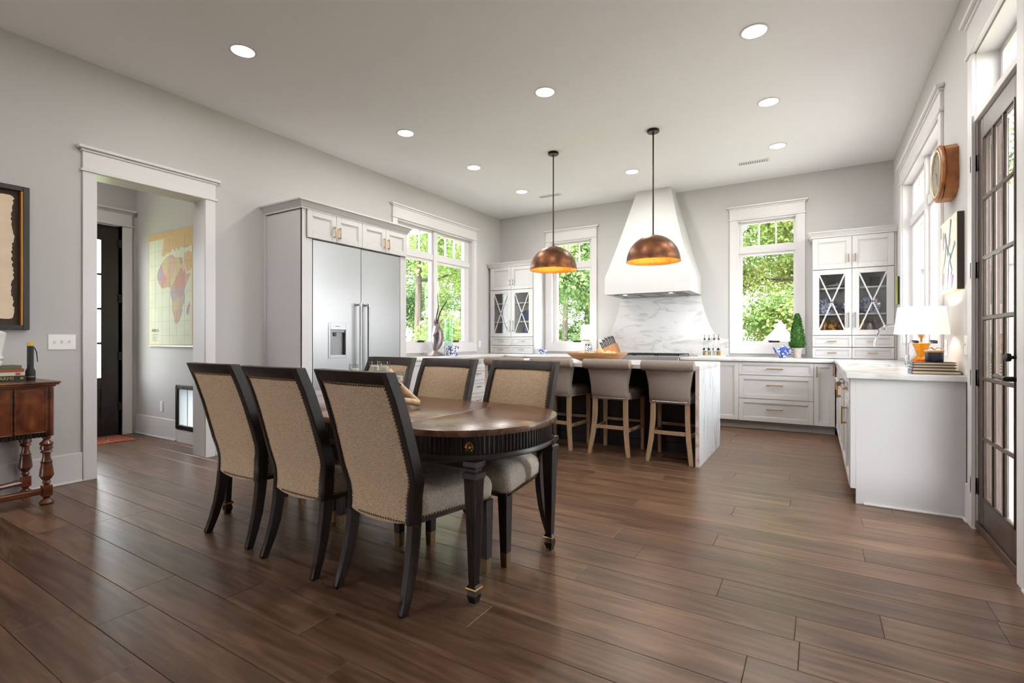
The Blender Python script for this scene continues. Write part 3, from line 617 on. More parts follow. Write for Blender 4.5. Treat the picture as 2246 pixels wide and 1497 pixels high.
# hutches
def hutch(label, x0, x1, u0, u1, gl, hm):
    """carcass x0..x1, door span u0..u1 on the plane y = 7.50"""
    F = FB(7.50); um = (u0+u1)/2
    t = thing('hutch', label, 'cabinet', ((x0+x1)/2, 7.7, .915), group='white hutches standing on the worktop')
    zb, zt = .917, 2.455; w = .018
    MB().box(x0, x0+w, 7.51, BW-.003, zb, zt).build('side_panel', 'cab_white', t, bevel=.001)
    MB().box(x1-w, x1, 7.51, BW-.003, zb, zt).build('side_panel', 'cab_white', t, bevel=.001)
    MB().box(x0+w, x1-w, BW-.02, BW-.003, zb, zt).build('back_panel', 'cab_white', t, smooth=False)
    for z in (1.205, 2.03, zt-.02): MB().box(x0+w, x1-w, 7.51, BW-.02, z, z+.02).build('divider', 'cab_white', t, smooth=False)
    MB().box(x0+w, x1-w, 7.51, BW-.02, zb, zb+.015).build('divider', 'cab_white', t, smooth=False)
    MB().fbox(F, x0, u0, zb, zt, -.018, -.0).build('face_frame', 'cab_white', t, bevel=.001); MB().fbox(F, u1, x1, zb, zt, -.018, 0).build('face_frame', 'cab_white', t, bevel=.001)
    for z in (1.485, 1.815): MB().box(x0+w, x1-w, 7.535, BW-.02, z-.02, z).build('shelf', 'cab_white', t, bevel=.001)
    for a, b, s in ((u0, um, 1), (um, u1, -1)):
        hu = um-.035*s
        shaker('door', F, a, b, 2.045, 2.45, 0, t, .06, (hu, 2.17, .10, False), hm=hm)
        a += .0018; b -= .0018; r = .072 
        d = MB().fbox(F, a, a+r, 1.212, 2.038, 0, .02).fbox(F, b-r, b, 1.212, 2.038, 0, .02).fbox(F, a+r, b-r, 1.212, 1.275, 0, .02).fbox(F, a+r, b-r, 1.978, 2.038, 0, .02).build('glass_door', 'cab_white', t, bevel=.0015)
        MB().fbox(F, a+r, b-r, 1.275, 1.978, .004, .008).build('pane', 'seedy_glass', d, smooth=False)
        for p, q in (((a+r, 1.275), (b-r, 1.978)), ((a+r, 1.978), (b-r, 1.275))):
            P, Q = Vector(p), Vector(q); n = (Q-P).normalized(); m_ = Vector((-n.y, n.x))*.008
            MB().prism([tuple(P-m_), tuple(Q-m_), tuple(Q+m_), tuple(P+m_)], 'y', 7.50-.018, 7.50-.009).build('cross_muntin', 'cab_white', d, smooth=False)
        pull(F, hu, 1.40, .02, .19, False, d, 'pewter')
        for c0, c1 in ((.918, 1.057), (1.061, 1.205)): shaker('drawer', F, a-.0018, b+.0018, c0, c1, 0, t, .03, ((a+b)/2, (c0+c1)/2, .10, True), hm=hm)
    cornice(t, [(x0, BW-.003, -1, 0), (x0, 7.482, -1, -1), (x1, 7.482, 1 if x1 < 0 else 0, -1)]+([(x1, BW-.003, 1, 0)] if x1 < 0 else []), 2.45, hgt=.075, proj=.05)
    MB().box(x0, x1, 7.485, BW-.003, 2.45, 2.515).build('top_cap', 'cab_white', t, smooth=False)
    return t
hutch('white glass-door hutch holding blue dishes beside the sink', -.055, .817, -.05, .79, None, 'brass')
hutch('white glass-door hutch in the far corner past the double window', -5.06, -4.16, -5.035, -4.17, None, 'pewter')
# dishes behind the glass
def plate(x, y, z, r, m, label, tilt=1.25):
    b = MB().lathe([(0, 0), (r*.55, 0), (r*.62, .008), (r, .022), (r, .027), (r*.6, .014), (0, .008)], 22)
    M = Matrix.Translation((0, 0, r*math.sin(tilt))) @ Matrix.Rotation(tilt, 4, 'X')
    b.v = [tuple(M @ Vector(p)) for p in b.v]; lo = min(p[2] for p in b.v)
    b.v = [(p[0]+x, p[1]+y, p[2]-lo+z) for p in b.v]
    one('display_plate', b, m, label, 'plate', (x, y, z), 'plates standing in the hutches')
plate(.11, 7.76, 1.486, .115, 'dish_pattern', 'blue and white plate standing behind the first pane of the sink-side hutch')
plate(.36, 7.80, 1.486, .09, 'dish_pattern', 'small blue plate standing at the middle of the sink-side hutch')
plate(.57, 7.76, 1.486, .115, 'dish_pattern', 'blue patterned plate standing nearest the window side of the sink-side hutch')
plate(-4.44, 7.76, 1.486, .11, 'blue_ceramic', 'blue plate standing inside the far corner hutch')
def lathe_thing(name, prof, x, y, z, m, label, cat, group=None, n=20):
    return one(name, MB().lathe(prof, n, (x, y, z)), m, label, cat, (x, y, z), group)
lathe_thing('tureen', [(0, 0), (.05, 0), (.10, .02), (.15, .025), (.155, .03), (.11, .045), (.02, .06), (.02, .075), (0, .078)], .23, 7.7, 1.816, 'white_ceramic', 'low white covered dish on the top shelf of the sink-side hutch', 'dish')
lathe_thing('glass_pitcher', [(0, 0), (.04, 0), (.055, .04), (.05, .1), (.06, .13), (.055, .13), (.04, .01), (0, .008)], .62, 7.7, 1.816, 'clear_glass', 'clear glass jug on the top shelf of the sink-side hutch', 'jug')
for x, r, m, lb in ((.07, .05, 'amber_dish', 'brown lidded jar on the bottom shelf of the sink-side hutch'), (.17, .065, 'amber_dish', 'round amber gold jug on the bottom shelf of the sink-side hutch'), (.27, .045, 'amber_dish', 'amber glass beside the centre stile of the sink-side hutch'), (.47, .05, 'amber_dish', 'brown vase just past the centre stile of the sink-side hutch'), (.57, .05, 'pewter', 'grey metal cup on the bottom shelf of the sink-side hutch'), (.67, .055, 'clear_glass', 'clear glass vase on the bottom shelf of the sink-side hutch')):
    lathe_thing('hutch_vessel', [(0, 0), (r*.6, 0), (r, .06), (r*.9, .12), (r*.5, .16), (r*.6, .175), (r*.5, .17), (0, .02)], x, 7.68, 1.226, m, lb, 'vessel', 'vessels on the hutch shelves')
for x, z, r, m, lb in ((-4.38, 1.816, .07, 'clear_glass', 'clear glass bowl on the top shelf of the far hutch'), (-4.82, 1.226, .06, 'pewter', 'dark vase on the bottom shelf of the far hutch'), (-4.4, 1.226, .06, 'blue_ceramic', 'blue-grey vase on the bottom shelf of the far hutch'), (-4.75, 1.486, .05, 'clear_glass', 'glass tumbler on the middle shelf of the far hutch')):
    lathe_thing('hutch_vessel', [(0, 0), (r*.6, 0), (r, .06), (r*.95, .13), (r*.7, .17), (r*.6, .168), (0, .02)], x, 7.68, z, m, lb, 'vessel', 'vessels on the hutch shelves')

# range hood
t = thing('range_hood', 'tall white plaster range hood tapering up to the ceiling', 'range hood', (-2.115, 7.5, 1.83))
def hring(z, hw, yf, q=0): return [(-2.115-hw, BW-.002, z), (-2.115-hw, yf, z), (-2.115+hw, yf, z), (-2.115+hw, BW-.002, z)]
b = MB(); st = [(1.835, .622, 7.15), (2.09, .622, 7.15)]
for i in range(1, 11):
    q = i/10; hw = .622+(.255-.622)*(q**.93); yf = 7.15+(7.55-7.15)*q**.93; st.append((2.09+(3.428-2.09)*q, hw, yf))
b.rings([hring(*s) for s in st]); b.build('shell', 'hood_white', t, angle=20)
MB().box(-2.61, -1.62, 7.2, 7.75, 1.826, 1.834).build('liner', 'grey_metal', t, smooth=False)
for x in (-2.4, -2.115, -1.83): MB().box(x-.10, x+.10, 7.3, 7.65, 1.82, 1.827).build('baffle', 'steel', t, smooth=False)
for x in (-2.45, -1.78): MB().lathe([(0, 1.82), (.028, 1.82), (.028, 1.827), (0, 1.827)], 14, (x, 7.24, 0)).build('light', 'hood_led', t)
# marble backsplash with concave shoulders
b = MB(); poly = [(-1.10, .917), (-1.10, 1.165)]
for i in range(1, 13):
    a = i/12*PI/2; poly.append((-1.10-.40*(1-math.cos(a))-.0, 1.165+.66*math.sin(a)*1.0))
prof = []
for i in range(13):
    a = i/12; x = -1.10-.40*(a**.62 if a else 0); prof.append((x, 1.165+.66*a**1.7))
rt = [(-1.10, .917)]+prof; lt = [(-4.24-x+.01, z) for x, z in reversed(rt)]
b.prism(rt+lt, 'y', BW-.018, BW-.002)
one('backsplash', b, 'marble_splash', 'veined white marble backsplash with curved shoulders under the hood', 'backsplash', (-2.115, 7.89, .917), smooth=False)
# rangetop
t = thing('rangetop', 'stainless rangetop with black iron grates under the hood', 'stove', (-2.11, 7.4, .87))
MB().box(-2.60, -1.62, 7.03, 7.74, .78, .925).build('body', 'steel', t, bevel=.004)
for i in range(6): MB().tube([(-2.5+i*.156, 7.03, .83), (-2.5+i*.156, 6.99, .83)], .02, 12).build('knob', 'chrome', t)
for i in range(3):
    x0 = -2.585+i*.322; g = MB()
    for k in range(4): g.box(x0+.005+k*.098, x0+.019+k*.098, 7.09, 7.71, .94, .955)
    for y in (7.09, 7.28, 7.5, 7.695): g.box(x0+.005, x0+.312, y, y+.014, .938, .953)
    for x in (x0+.005, x0+.297):
        for y in (7.09, 7.695): g.box(x, x+.014, y, y+.014, .924, .94)
    g.build('grate', 'black_iron', t, smooth=False)

# ------------------------------------------------------------------ island
t = thing('kitchen_island', 'white marble waterfall island with dark recessed front', 'island', (-2.08, 5.25, 0))
MB().box(-3.245, -.90, 4.70, 5.81, .872, .914).build('top_slab', 'marble_top', t, bevel=.003)
MB().box(-.937, -.90, 4.70, 5.81, 0, .8715).build('waterfall_panel', 'marble_waterfall', t, bevel=.002)
MB().box(-3.245, -3.205, 4.70, 5.81, 0, .8715).build('waterfall_panel', 'marble_waterfall', t, bevel=.002)
for x in (-.936, -3.243): MB().box(x, x+.034, 4.697, 4.70, 0, .872).build('raw_edge', 'marble_edge', t, smooth=False)
MB().box(-3.205, -.937, 5.24, 5.79, 0, .872).build('body', 'dark_panel', t, smooth=False)
for i in range(4): MB().box(-3.19+i*.565, -2.635+i*.565, 5.225, 5.24, .10, .86).build('front_panel', 'dark_panel', t, bevel=.003)
# ------------------------------------------------------------------ dining table
def race(hl, hw, a, n=18):
    """racetrack outline: half length, half width, end ellipse semi axis; counter-clockwise"""
    pts = []
    for i in range(n+1):
        q = -PI/2+PI*i/n; pts.append((hl-a+a*math.cos(q), hw*math.sin(q)))
    for i in range(n+1):
        q = PI/2+PI*i/n; pts.append((-(hl-a)+a*math.cos(q), hw*math.sin(q)))
    return pts
TR = -math.radians(1.9)
t = thing('dining_table', 'dark oval dining table with fluted apron and tapered legs', 'table', (-2.285, 2.128, 0), TR, local=True)
HL, HW, EA = 1.178, .475, .395
def top_piece(x0, x1):
    n = 28; ol = []
    if x1 >= HL: ol = [(x0, -HW), (HL-EA, -HW)]+[(HL-EA+EA*math.cos(-PI/2+PI*i/n), HW*math.sin(-PI/2+PI*i/n)) for i in range(1, n)]+[(HL-EA, HW), (x0, HW)]
    elif x0 <= -HL: ol = [(x1, HW), (-HL+EA, HW)]+[(-HL+EA-EA*math.cos(-PI/2+PI*i/n), -HW*math.sin(-PI/2+PI*i/n)) for i in range(1, n)]+[(-HL+EA, -HW), (x1, -HW)]
    else: ol = [(x0, -HW), (x1, -HW), (x1, HW), (x0, HW)]
    MB().prism(ol, 'z', .727, .756).build('table_top', 'table_wood', t, bevel=.003, seg=2)
sx = .66
top_piece(-HL, -sx-.0007); top_piece(-sx+.0007, -.0007); top_piece(.0007, sx-.0007); top_piece(sx+.0007, HL)
# fluted apron
def dense(ol, step):
    out = []; n = len(ol)
    for i in range(n):
        p, q = Vector(ol[i]), Vector(ol[(i+1) % n]); L = (q-p).length
        if L < 1e-6: continue
        k = max(1, round(L/step))
        for j in range(k): out.append(p+(q-p)*j/k)
    return out
base_ol = dense(race(HL-.03, HW-.03, EA-.03, 30), .0052)
def offs(ol, f):
    out = []; n = len(ol)
    for i in range(n):
        d = (ol[(i+1) % n]-ol[i-1]).normalized(); nn = Vector((d.y, -d.x)); out.append(ol[i]+nn*f(i))
    return out
fl = offs(base_ol, lambda i: (.0, .006, .006, .0)[i % 4])
MB().rings([[(p.x, p.y, z) for p in fl] for z in (.642, .726)]).build('apron', 'table_black', t, smooth=False)
sm = dense(race(HL-.022, HW-.022, EA-.022, 30), .05)
MB().rings([[(p.x, p.y, z) for p in offs(sm, lambda i, q=q: q)] for q, z in ((0, .618), (.006, .622), (.006, .634), (0, .644))]).build('apron_moulding', 'table_black', t)
bd = dense(race(HL-.015, HW-.015, EA-.015, 30), .011); b = MB()
for p in bd: b.add([(p.x, p.y, .652), (p.x, p.y, .644), (p.x+.003, p.y, .648), (p.x-.003, p.y, .648), (p.x, p.y+.003, .648), (p.x, p.y-.003, .648)], [(0, 2, 4), (0, 4, 3), (0, 3, 5), (0, 5, 2), (1, 4, 2), (1, 3, 4), (1, 5, 3), (1, 2, 5)])
b.build('beading', 'bronze_dark', t, kind='stuff', smooth=False)
LX, LY = 1.028, .338
for sx_, sy_ in ((1, -1), (1, 1), (-1, -1), (-1, 1)):
    x, y = LX*sx_, LY*sy_
    def sq(r, z, fl=0):
        if not fl: return [(x+r*cx_, y+r*cy_, z) for cx_, cy_ in ((-1, -1), (1, -1), (1, 1), (-1, 1))]
    leg = MB()
    leg.rings([sq(.035, .62), sq(.035, .60), sq(.024, .585), sq(.024, .578), sq(.036, .57), sq(.036, .548), sq(.0315, .542)])
    # fluted shaft
    def star(r, z):
        pts = []
        for k in range(4):
            for j in range(9):
                q = -1+2*j/9; d = r*(1 if j % 2 == 0 or j == 0 else .93)
                p = [(q*r, -d), (d, q*r), (-q*r, d), (-d, -q*r)][k]; pts.append((x+p[0], y+p[1], z))
        return pts
    leg.rings([star(.0315, .542), star(.0165, .085)])
    lo = leg.build('leg', 'table_black', t, smooth=False)
    MB().rings([sq(.017, .085), sq(.026, .075), sq(.026, .066), sq(.018, .06), sq(.022, .042), sq(.022, .032), sq(.015, .008), sq(.017, .0)]).build('foot', 'bronze_dark', lo, smooth=False)
    MB().rings([sq(.0265, .0755), sq(.0275, .0705), sq(.0265, .0655)]).build('collar', 'brass', lo, smooth=False)
    # brass rosette on the apron above the leg
    ang = -.9 if sy_ < 0 else .9
    ex = (HL-EA)*sx_; c = Vector((ex+(EA-.024)*math.cos(ang)*sx_, (HW-.024)*math.sin(ang), .682)); nn = Vector((math.cos(ang)/EA*sx_, math.sin(ang)/HW, 0)).normalized()
    r = MB(); e1 = Vector((0, 0, 1)); e2 = nn.cross(e1)
    for k in range(12):
        a = 2*PI*k/12; p0 = c+nn*.012; dd = e1*math.cos(a)+e2*math.sin(a); d2 = e1*math.cos(a+.26)+e2*math.sin(a+.26)
        d3 = e1*math.cos(a-.26)+e2*math.sin(a-.26)
        r.add([c, p0+dd*.012, c+nn*.004+d2*.016, c+nn*.008+dd*.026, c+nn*.004+d3*.016], [(0, 2, 3, 4), (1, 2, 3), (1, 3, 4), (0, 1, 2), (0, 1, 4)])
    r.tube([c, c+nn*.018], [.008, .006], 8); r.build('rosette', 'brass_pale', t, smooth=False)

# ------------------------------------------------------------------ dining chairs
NAIL = [(0, 0, 1)]
def nails(b, pts, nrm, r=.0052):
    nrm = Vector(nrm).normalized(); a = nrm.orthogonal().normalized(); c = nrm.cross(a)
    for p in pts:
        p = Vector(p)
        b.add([p+(a*math.cos(2*PI*k/6)+c*math.sin(2*PI*k/6))*r for k in range(6)]+[p+nrm*r*.7], [(k, (k+1) % 6, 6) for k in range(6)])
def along(pts, step):
    out = []; car = 0
    for p, q in zip(pts, pts[1:]):
        p, q = Vector(p), Vector(q); L = (q-p).length; s = car
        while s < L: out.append(p+(q-p)*s/L); s += step
        car = s-L
    return out
# z, outer half width, inner half width, rear y, front y
ST = [(.355, .219, .184, .052, .108), (.42, .220, .185, .056, .112), (.465, .223, .189, .054, .110), (.50, .233, .200, .050, .106), (.53, .244, .212, .044, .100), (.56, .249, .217, .036, .092),
      (.66, .2475, .216, .010, .066), (.78, .2445, .214, -.024, .032), (.90, .2415, .211, -.064, -.008), (1.015, .238, .208, -.112, -.058)]
def bow(x): return -.020*(1-(x/.25)**2)
def lerp_st(z):
    for a, b in zip(ST, ST[1:]):
        if a[0] <= z <= b[0]:
            q = (z-a[0])/(b[0]-a[0]); return [a[i]+(b[i]-a[i])*q for i in range(5)]
    return list(ST[-1] if z > 1 else ST[0])
def make_chair():
    t = thing('dining_chair', 'x', 'chair', group='upholstered chairs around the dining table', local=True)
    fr = MB()
    for s in (-1, 1): fr.rings([[(s*xo, yr, z), (s*xi, yr+bow(xi), z), (s*xi, yf+bow(xi), z), (s*xo, yf, z)] for z, xo, xi, yr, yf in ST])
    z0 = .962; a = lerp_st(z0); e = ST[-1]; rs = []
    for i in range(9):
        x = -.21+.42*i/8; rs.append([(x, a[3]+bow(x), z0), (x, a[4]+bow(x), z0), (x, e[4]+bow(x), 1.015), (x, e[3]+bow(x), 1.015)])
    fr.rings(rs); fr.build('back_frame', 'ebony', t, bevel=.003)
    # upholstered back panels (rear and front), with nailheads
    zs = [.362, .40, .44, .48, .52, .56, .62, .70, .78, .86, .93, .962]; ncol = 9; nb = MB()
    for rear in (True, False):
        p = MB(); grid = []
        for z in zs:
            q = lerp_st(z); row = []
            for i in range(ncol):
                x = q[2]*(-1+2*i/(ncol-1)); e = 1-abs(2*i/(ncol-1)-1)**6; e *= min(1, (z-.362)/.03+.1, (.962-z)/.03+.1)
                sag = -.016*(1-(x/q[2])**2) if z == zs[0] else 0
                row.append((x, (q[3]+.010-.008*e if rear else q[4]-.012+.016*e)+bow(x), z+sag))
            grid.append(row)
        off = .02 if rear else -.02
        vs = [v for r in grid for v in r]; fs = []
        for j in range(len(zs)-1):
            for i in range(ncol-1): k = j*ncol+i; fs.append((k, k+1, k+ncol+1, k+ncol))
        n0 = len(vs); vs += [(v[0], v[1]+off, v[2]) for v in vs[:]]
        fs += [tuple(n0+i for i in reversed(f)) for f in fs[:]]
        rim = [i for i in range(ncol)]+[j*ncol+ncol-1 for j in range(1, len(zs))]+[(len(zs)-1)*ncol+i for i in range(ncol-2, -1, -1)]+[j*ncol for j in range(len(zs)-2, 0, -1)]
        fs += [(rim[i], rim[(i+1) % len(rim)], n0+rim[(i+1) % len(rim)], n0+rim[i]) for i in range(len(rim))]
        p.add(vs, fs); p.build('back_upholstery', 'linen', t)
        edge = [grid[j][0] for j in range(len(zs))]+[grid[-1][i] for i in range(1, ncol)]+[grid[j][-1] for j in range(len(zs)-2, -1, -1)]+([grid[0][i] for i in range(ncol-2, 0, -1)] if rear else [])
        sh = []
        for x, y, z in edge: sh.append((x*(1-.006/.2), y+(-.004 if rear else .004), min(max(z, .366), .956)))
        nails(nb, along(sh, .0155), (0, -1 if rear else 1, 0))
    # seat
    def outline(ins):
        pts = []; rw, fw, y0, y1 = .205-ins, .283-ins, .075+ins*.3, .548-ins
        pts += [(-rw, y0), (rw, y0)]
        for cx_, s in ((fw, 1), (-fw, -1)):
            for k in range(6):
                q = PI/2*k/5; r = .05
                if s > 0: pts.append((fw-r+r*math.cos(q), y1-r+r*math.sin(q)))
                else: pts.append((-fw+r-r*math.sin(q), y1-r+r*math.cos(q)))
        return pts
    st = MB(); lev = [(.372, .004), (.375, 0), (.43, -.004), (.455, .002), (.478, .018), (.494, .05), (.503, .10), (.507, .15)]
    rs = []
    for z, ins in lev: rs.append([(x, y, z) for x, y in outline(ins)])
    st.rings(rs); st.build('seat', 'linen_seat', t, angle=60)
    ol = outline(-.002); side = [(x, y, .379) for x, y in ol[1:]]+[(ol[0][0], ol[0][1], .379)]
    for q in along(side, .0155):
        d = Vector((q.x*1.0, (q.y-.3)*1.0, 0)); nails(nb, [q], d)
    for s in (-1, 1): nails(nb, along([(s*.212, .115, .385), (s*.214, .115, .45)], .0155), (s, .1, 0))
    nb.build('nailhead_trim', 'nail', t, smooth=False, kind='stuff')
    MB().prism([(-.2, .09), (.2, .09), (.268, .53), (-.268, .53)], 'z', .35, .374).build('seat_rail', 'ebony', t, smooth=False)
    for s in (-1, 1):
        RL = [(.36, .052, .108, .219, .184), (.28, .046, .098, .2205, .184), (.18, .030, .080, .223, .188), (.09, .008, .052, .227, .194), (.012, -.018, .022, .232, .201), (0, -.015, .018, .229, .204)]
        MB().rings([[(s*xo, yr, z), (s*xi, yr, z), (s*xi, yf, z), (s*xo, yf, z)] for z, yr, yf, xo, xi in RL]).build('leg', 'ebony', t, bevel=.002)
        c = lambda r, z: [(s*(.252+.004*(1-z/.36))+r*a, .512+r*b, z) for a, b in ((-1, -1), (1, -1), (1, 1), (-1, 1))]
        lg = MB().rings([c(.027, .36), c(.0195, .072)]).build('leg', 'ebony', t, smooth=False)
        MB().rings([c(.0205, .072), c(.0175, 0)]).build('sabot', 'sabot_bronze', lg, smooth=False)
    return t
ch = make_chair()
ch.location = (-1.675, 1.530, 0); ch.rotation_euler = (0, 0, -math.radians(3.2)); ch['label'] = 'linen dining chair with its back to us, closest to the table end'
place(ch, (-2.265, 1.542, 0), -math.radians(2.2), 'middle of the three linen dining chairs seen from behind')
place(ch, (-2.873, 1.577, 0), -math.radians(1.2), 'linen dining chair seen from behind, nearest the hall doorway')
R180 = PI-math.radians(2)
place(ch, (-1.583, 2.655, 0), R180, 'linen dining chair across the table in front of the island stools')
place(ch, (-2.205, 2.675, 0), R180, 'linen dining chair across the table, middle of the far side')
place(ch, (-2.79, 2.70, 0), R180, 'linen dining chair across the table, directly before the refrigerator')

# ------------------------------------------------------------------ counter stools
def make_stool():
    t = thing('counter_stool', 'x', 'stool', group='grey rolled-back stools along the island', local=True)
    # back: outline in (y, z) swept across x with flare
    b = MB(); prof = [(.045, .555), (.01, .57), (-.015, .62), (-.020, .70), (-.022, .80), (-.026, .885)]
    rear = prof; zs = [p[1] for p in prof]
    rs = []
    for (y, z), hw in zip(prof, (.175, .186, .186, .188, .205, .225)):
        rs.append([(-hw, y+.02, z), (-hw*.9, y, z), (0, y-.012, z), (hw*.9, y, z), (hw, y+.02, z), (hw, y+.075, z), (0, y+.062, z), (-hw, y+.075, z)])
    b.rings(rs); b.build('back', 'stool_fabric', t, angle=50)
    n = 14; r = MB()
    rr = []
    for x, k in ((-.240, .72), (-.238, .9), (-.228, 1), (0, 1), (.228, 1), (.238, .9), (.240, .72)):
        rr.append([(x, -.062+.052*k*math.cos(2*PI*j/n), .912+.050*k*math.sin(2*PI*j/n)) for j in range(n)])
    r.rings(rr); r.build('roll', 'stool_fabric', t, angle=50)
    def ol(i): return [(-.185+i, .02), (.185-i, .02), (.225-i, .25), (.232-i, .40), (.20-i, .46-i), (.1, .485-i), (-.1, .485-i), (-.20+i, .46-i), (-.232+i, .40), (-.225+i, .25)]
    MB().rings([[(x, y, z) for x, y in ol(i)] for z, i in ((.555, .006), (.562, 0), (.62, -.004), (.645, .008), (.662, .035), (.668, .08))]).build('seat', 'stool_fabric', t, angle=60)
    nb = MB()
    nails(nb, along([(-.172, .045, .568), (-.155, -.0, .575), (0, -.012, .575), (.155, -.0, .575), (.172, .045, .568)], .014), (0, -1, 0), .005)
    for s in (-1, 1): nails(nb, along([(s*.188, .03, .566), (s*.227, .25, .566), (s*.234, .40, .566)], .014), (s, -.1, 0), .005)
    nb.build('nailhead_trim', 'nail_silver', t, smooth=False, kind='stuff')
    c = lambda x, y, z, r, q=None: [(x-r, y-(q or r), z), (x+r, y-(q or r), z), (x+r, y+(q or r), z), (x-r, y+(q or r), z)]
    for s in (-1, 1):
        MB().rings([c(s*.158, .05, .56, .022), c(s*.160, .045, .40, .022), c(s*.172, .028, .22, .021), c(s*.198, 0, .02, .018), c(s*.199, 0, 0, .016)]).build('leg', 'oak_pale', t, bevel=.003)
        MB().rings([c(s*.205, .455, .56, .021), c(s*.205, .455, 0, .016)]).build('leg', 'oak_pale', t, bevel=.003)
        MB().rings([[(s*.172-.01, .04, .235), (s*.172+.01, .04, .235), (s*.172+.01, .04, .27), (s*.172-.01, .04, .27)], [(s*.205-.01, .45, .235), (s*.205+.01, .45, .235), (s*.205+.01, .45, .27), (s*.205-.01, .45, .27)]]).build('stretcher', 'oak_pale', t, bevel=.002)
    MB().box(-.165, .165, .018, .04, .262, .297).build('stretcher', 'oak_pale', t, bevel=.002)
    MB().box(-.195, .195, .445, .465, .285, .315).build('stretcher', 'oak_pale', t, bevel=.002)
    return t
sl = make_stool(); sl.location = (-1.172, 4.70, 0); sl['label'] = 'grey rolled-back counter stool touching the marble waterfall end'
place(sl, (-1.765, 4.715, 0), 0, 'grey rolled-back counter stool below the wooden bowl')
place(sl, (-2.375, 4.715, 0), 0, 'grey counter stool half hidden behind the corner dining chair')
place(sl, (-2.96, 4.715, 0), 0, 'grey counter stool mostly hidden, at the drawers end of the island')
# ------------------------------------------------------------------ ceiling lights, vents, pendants
def downlight(x, y, label, k=1.0):
    t = thing('recessed_light', label, 'ceiling light', (x, y, H), group='round recessed ceiling lights')
    MB().lathe([(.082, H-.001), (.098, H-.001), (.1, H-.004), (.096, H-.006), (.084, H-.005), (.082, H-.001)], 28, (x, y, 0), cap=False).build('trim_ring', 'trim_white', t)
    MB().lathe([(0, H-.0015), (.083, H-.0015), (.083, H-.004), (0, H-.004)], 28, (x, y, 0)).build('lens', 'lamp_disc', t)
    l = bpy.data.lights.new('lamp', 'AREA'); l.shape = 'DISK'; l.size = .16; l.energy = DOWN_W*k; l.color = (1, .965, .92)
    o = bpy.data.objects.new('lamp', l); COL.objects.link(o); o.parent = t; o.location = (0, 0, -.012)
LX3 = (-3.87, -2.137, -.396)
downlight(LX3[0], 2.245, 'recessed ceiling light nearest the hall doorway')
downlight(LX3[0], 4.07, 'recessed ceiling light in front of the refrigerator')
downlight(LX3[0], 5.35, 'recessed ceiling light in front of the double window')
downlight(LX3[0], 6.6, 'small far recessed ceiling light before the corner hutch')
downlight(LX3[1], 4.07, 'recessed ceiling light above the space between table and island')
downlight(LX3[1], 6.6, 'recessed ceiling light between the two pendant rods, before the hood')
downlight(LX3[2], 4.08, 'largest recessed ceiling light at the top, near the clock wall')
downlight(LX3[2], 5.36, 'recessed ceiling light second from the camera along the clock wall')
downlight(LX3[2], 6.62, 'recessed ceiling light beside the ceiling vent')
for x in LX3[1:]: downlight(x, 2.245, 'unseen recessed ceiling light added as camera-side fill')  # unseen fixtures added to fill light from the camera side
for x in LX3: downlight(x, .4, 'unseen recessed ceiling light added as camera-side fill', .35)  # second added fill row, dimmed and out of view
downlight(-6.3, 1.5, 'unseen hall ceiling light added to brighten the hall')  # invented fixture, put out of sight to light the hall
def vent(x, y, label):
    t = thing('ceiling_vent', label, 'vent', (x, y, H)); a, b = .18, .05
    MB().box(x-a, x+a, y-b, y-b+.012, H-.008, H-.001).box(x-a, x+a, y+b-.012, y+b, H-.008, H-.001).box(x-a, x-a+.012, y-b+.012, y+b-.012, H-.008, H-.001).box(x+a-.012, x+a, y-b+.012, y+b-.012, H-.008, H-.001).build('frame', 'trim_white', t, smooth=False)
    MB().box(x-a+.012, x+a-.012, y-b+.012, y+b-.012, H-.003, H-.001).build('backing', 'grey_metal', t, smooth=False)
    for i in range(13): q = x-a+.022+i*.0262; MB().box(q, q+.010, y-b+.012, y+b-.012, H-.007, H-.003).build('slat', 'trim_white', t, smooth=False)
vent(-.692, 7.05, 'white slatted ceiling vent near the small window and hutch'); vent(-3.59, 7.01, 'white slatted ceiling vent behind the farther pendant rod')
def pendant(x, y, label):
    t = thing('pendant_lamp', label, 'lamp', (x, y, H), group='copper dome pendants over the island')
    MB().lathe([(0, H-.001), (.062, H-.001), (.065, H-.006), (.065, H-.024), (.06, H-.03), (.012, H-.03), (0, H-.03)], 28, (x, y, 0)).build('canopy', 'bronze_dark', t)
    MB().tube([(x, y, H-.03), (x, y, 2.28)], .008, 10).build('rod', 'bronze_dark', t)
    n = 12; R, Z0 = .284, 1.998; pr = [(.013, Z0+.302), (.013, Z0+.29)]
    pr += [(R*math.sin(PI/2*i/n), Z0+.288*math.cos(PI/2*i/n)) for i in range(1, n+1)]
    pr[-1] = (R, Z0+.006); pr.append((R+.004, Z0))
    MB().lathe(pr, 48, (x, y, 0), cap=False).build('dome', 'copper_outer', t, angle=60)
    inn = [(R+.002, Z0), (R-.006, Z0+.004)]+[((R-.008)*math.sin(PI/2*i/n), Z0+.279*math.cos(PI/2*i/n)) for i in range(n-1, -1, -1)]
    MB().lathe(inn, 48, (x, y, 0), cap=False).build('dome_lining', 'gold_leaf', t, angle=60)
    MB().lathe([(0, Z0+.135), (.02, Z0+.142), (.032, Z0+.165), (.03, Z0+.19), (.016, Z0+.22), (.016, Z0+.285), (0, Z0+.285)], 14, (x, y, 0)).build('bulb', 'bulb_glow', t)
    l = bpy.data.lights.new('lamp', 'POINT'); l.energy = 5; l.color = (1, .72, .42); l.shadow_soft_size = .04
    o = bpy.data.objects.new('lamp', l); COL.objects.link(o); o.parent = t; o.location = (0, 0, Z0+.10-H)
pendant(-1.518, 5.415, 'copper dome pendant lamp hanging before the range hood'); pendant(-2.737, 5.43, 'copper dome pendant lamp hanging before the narrow back window')

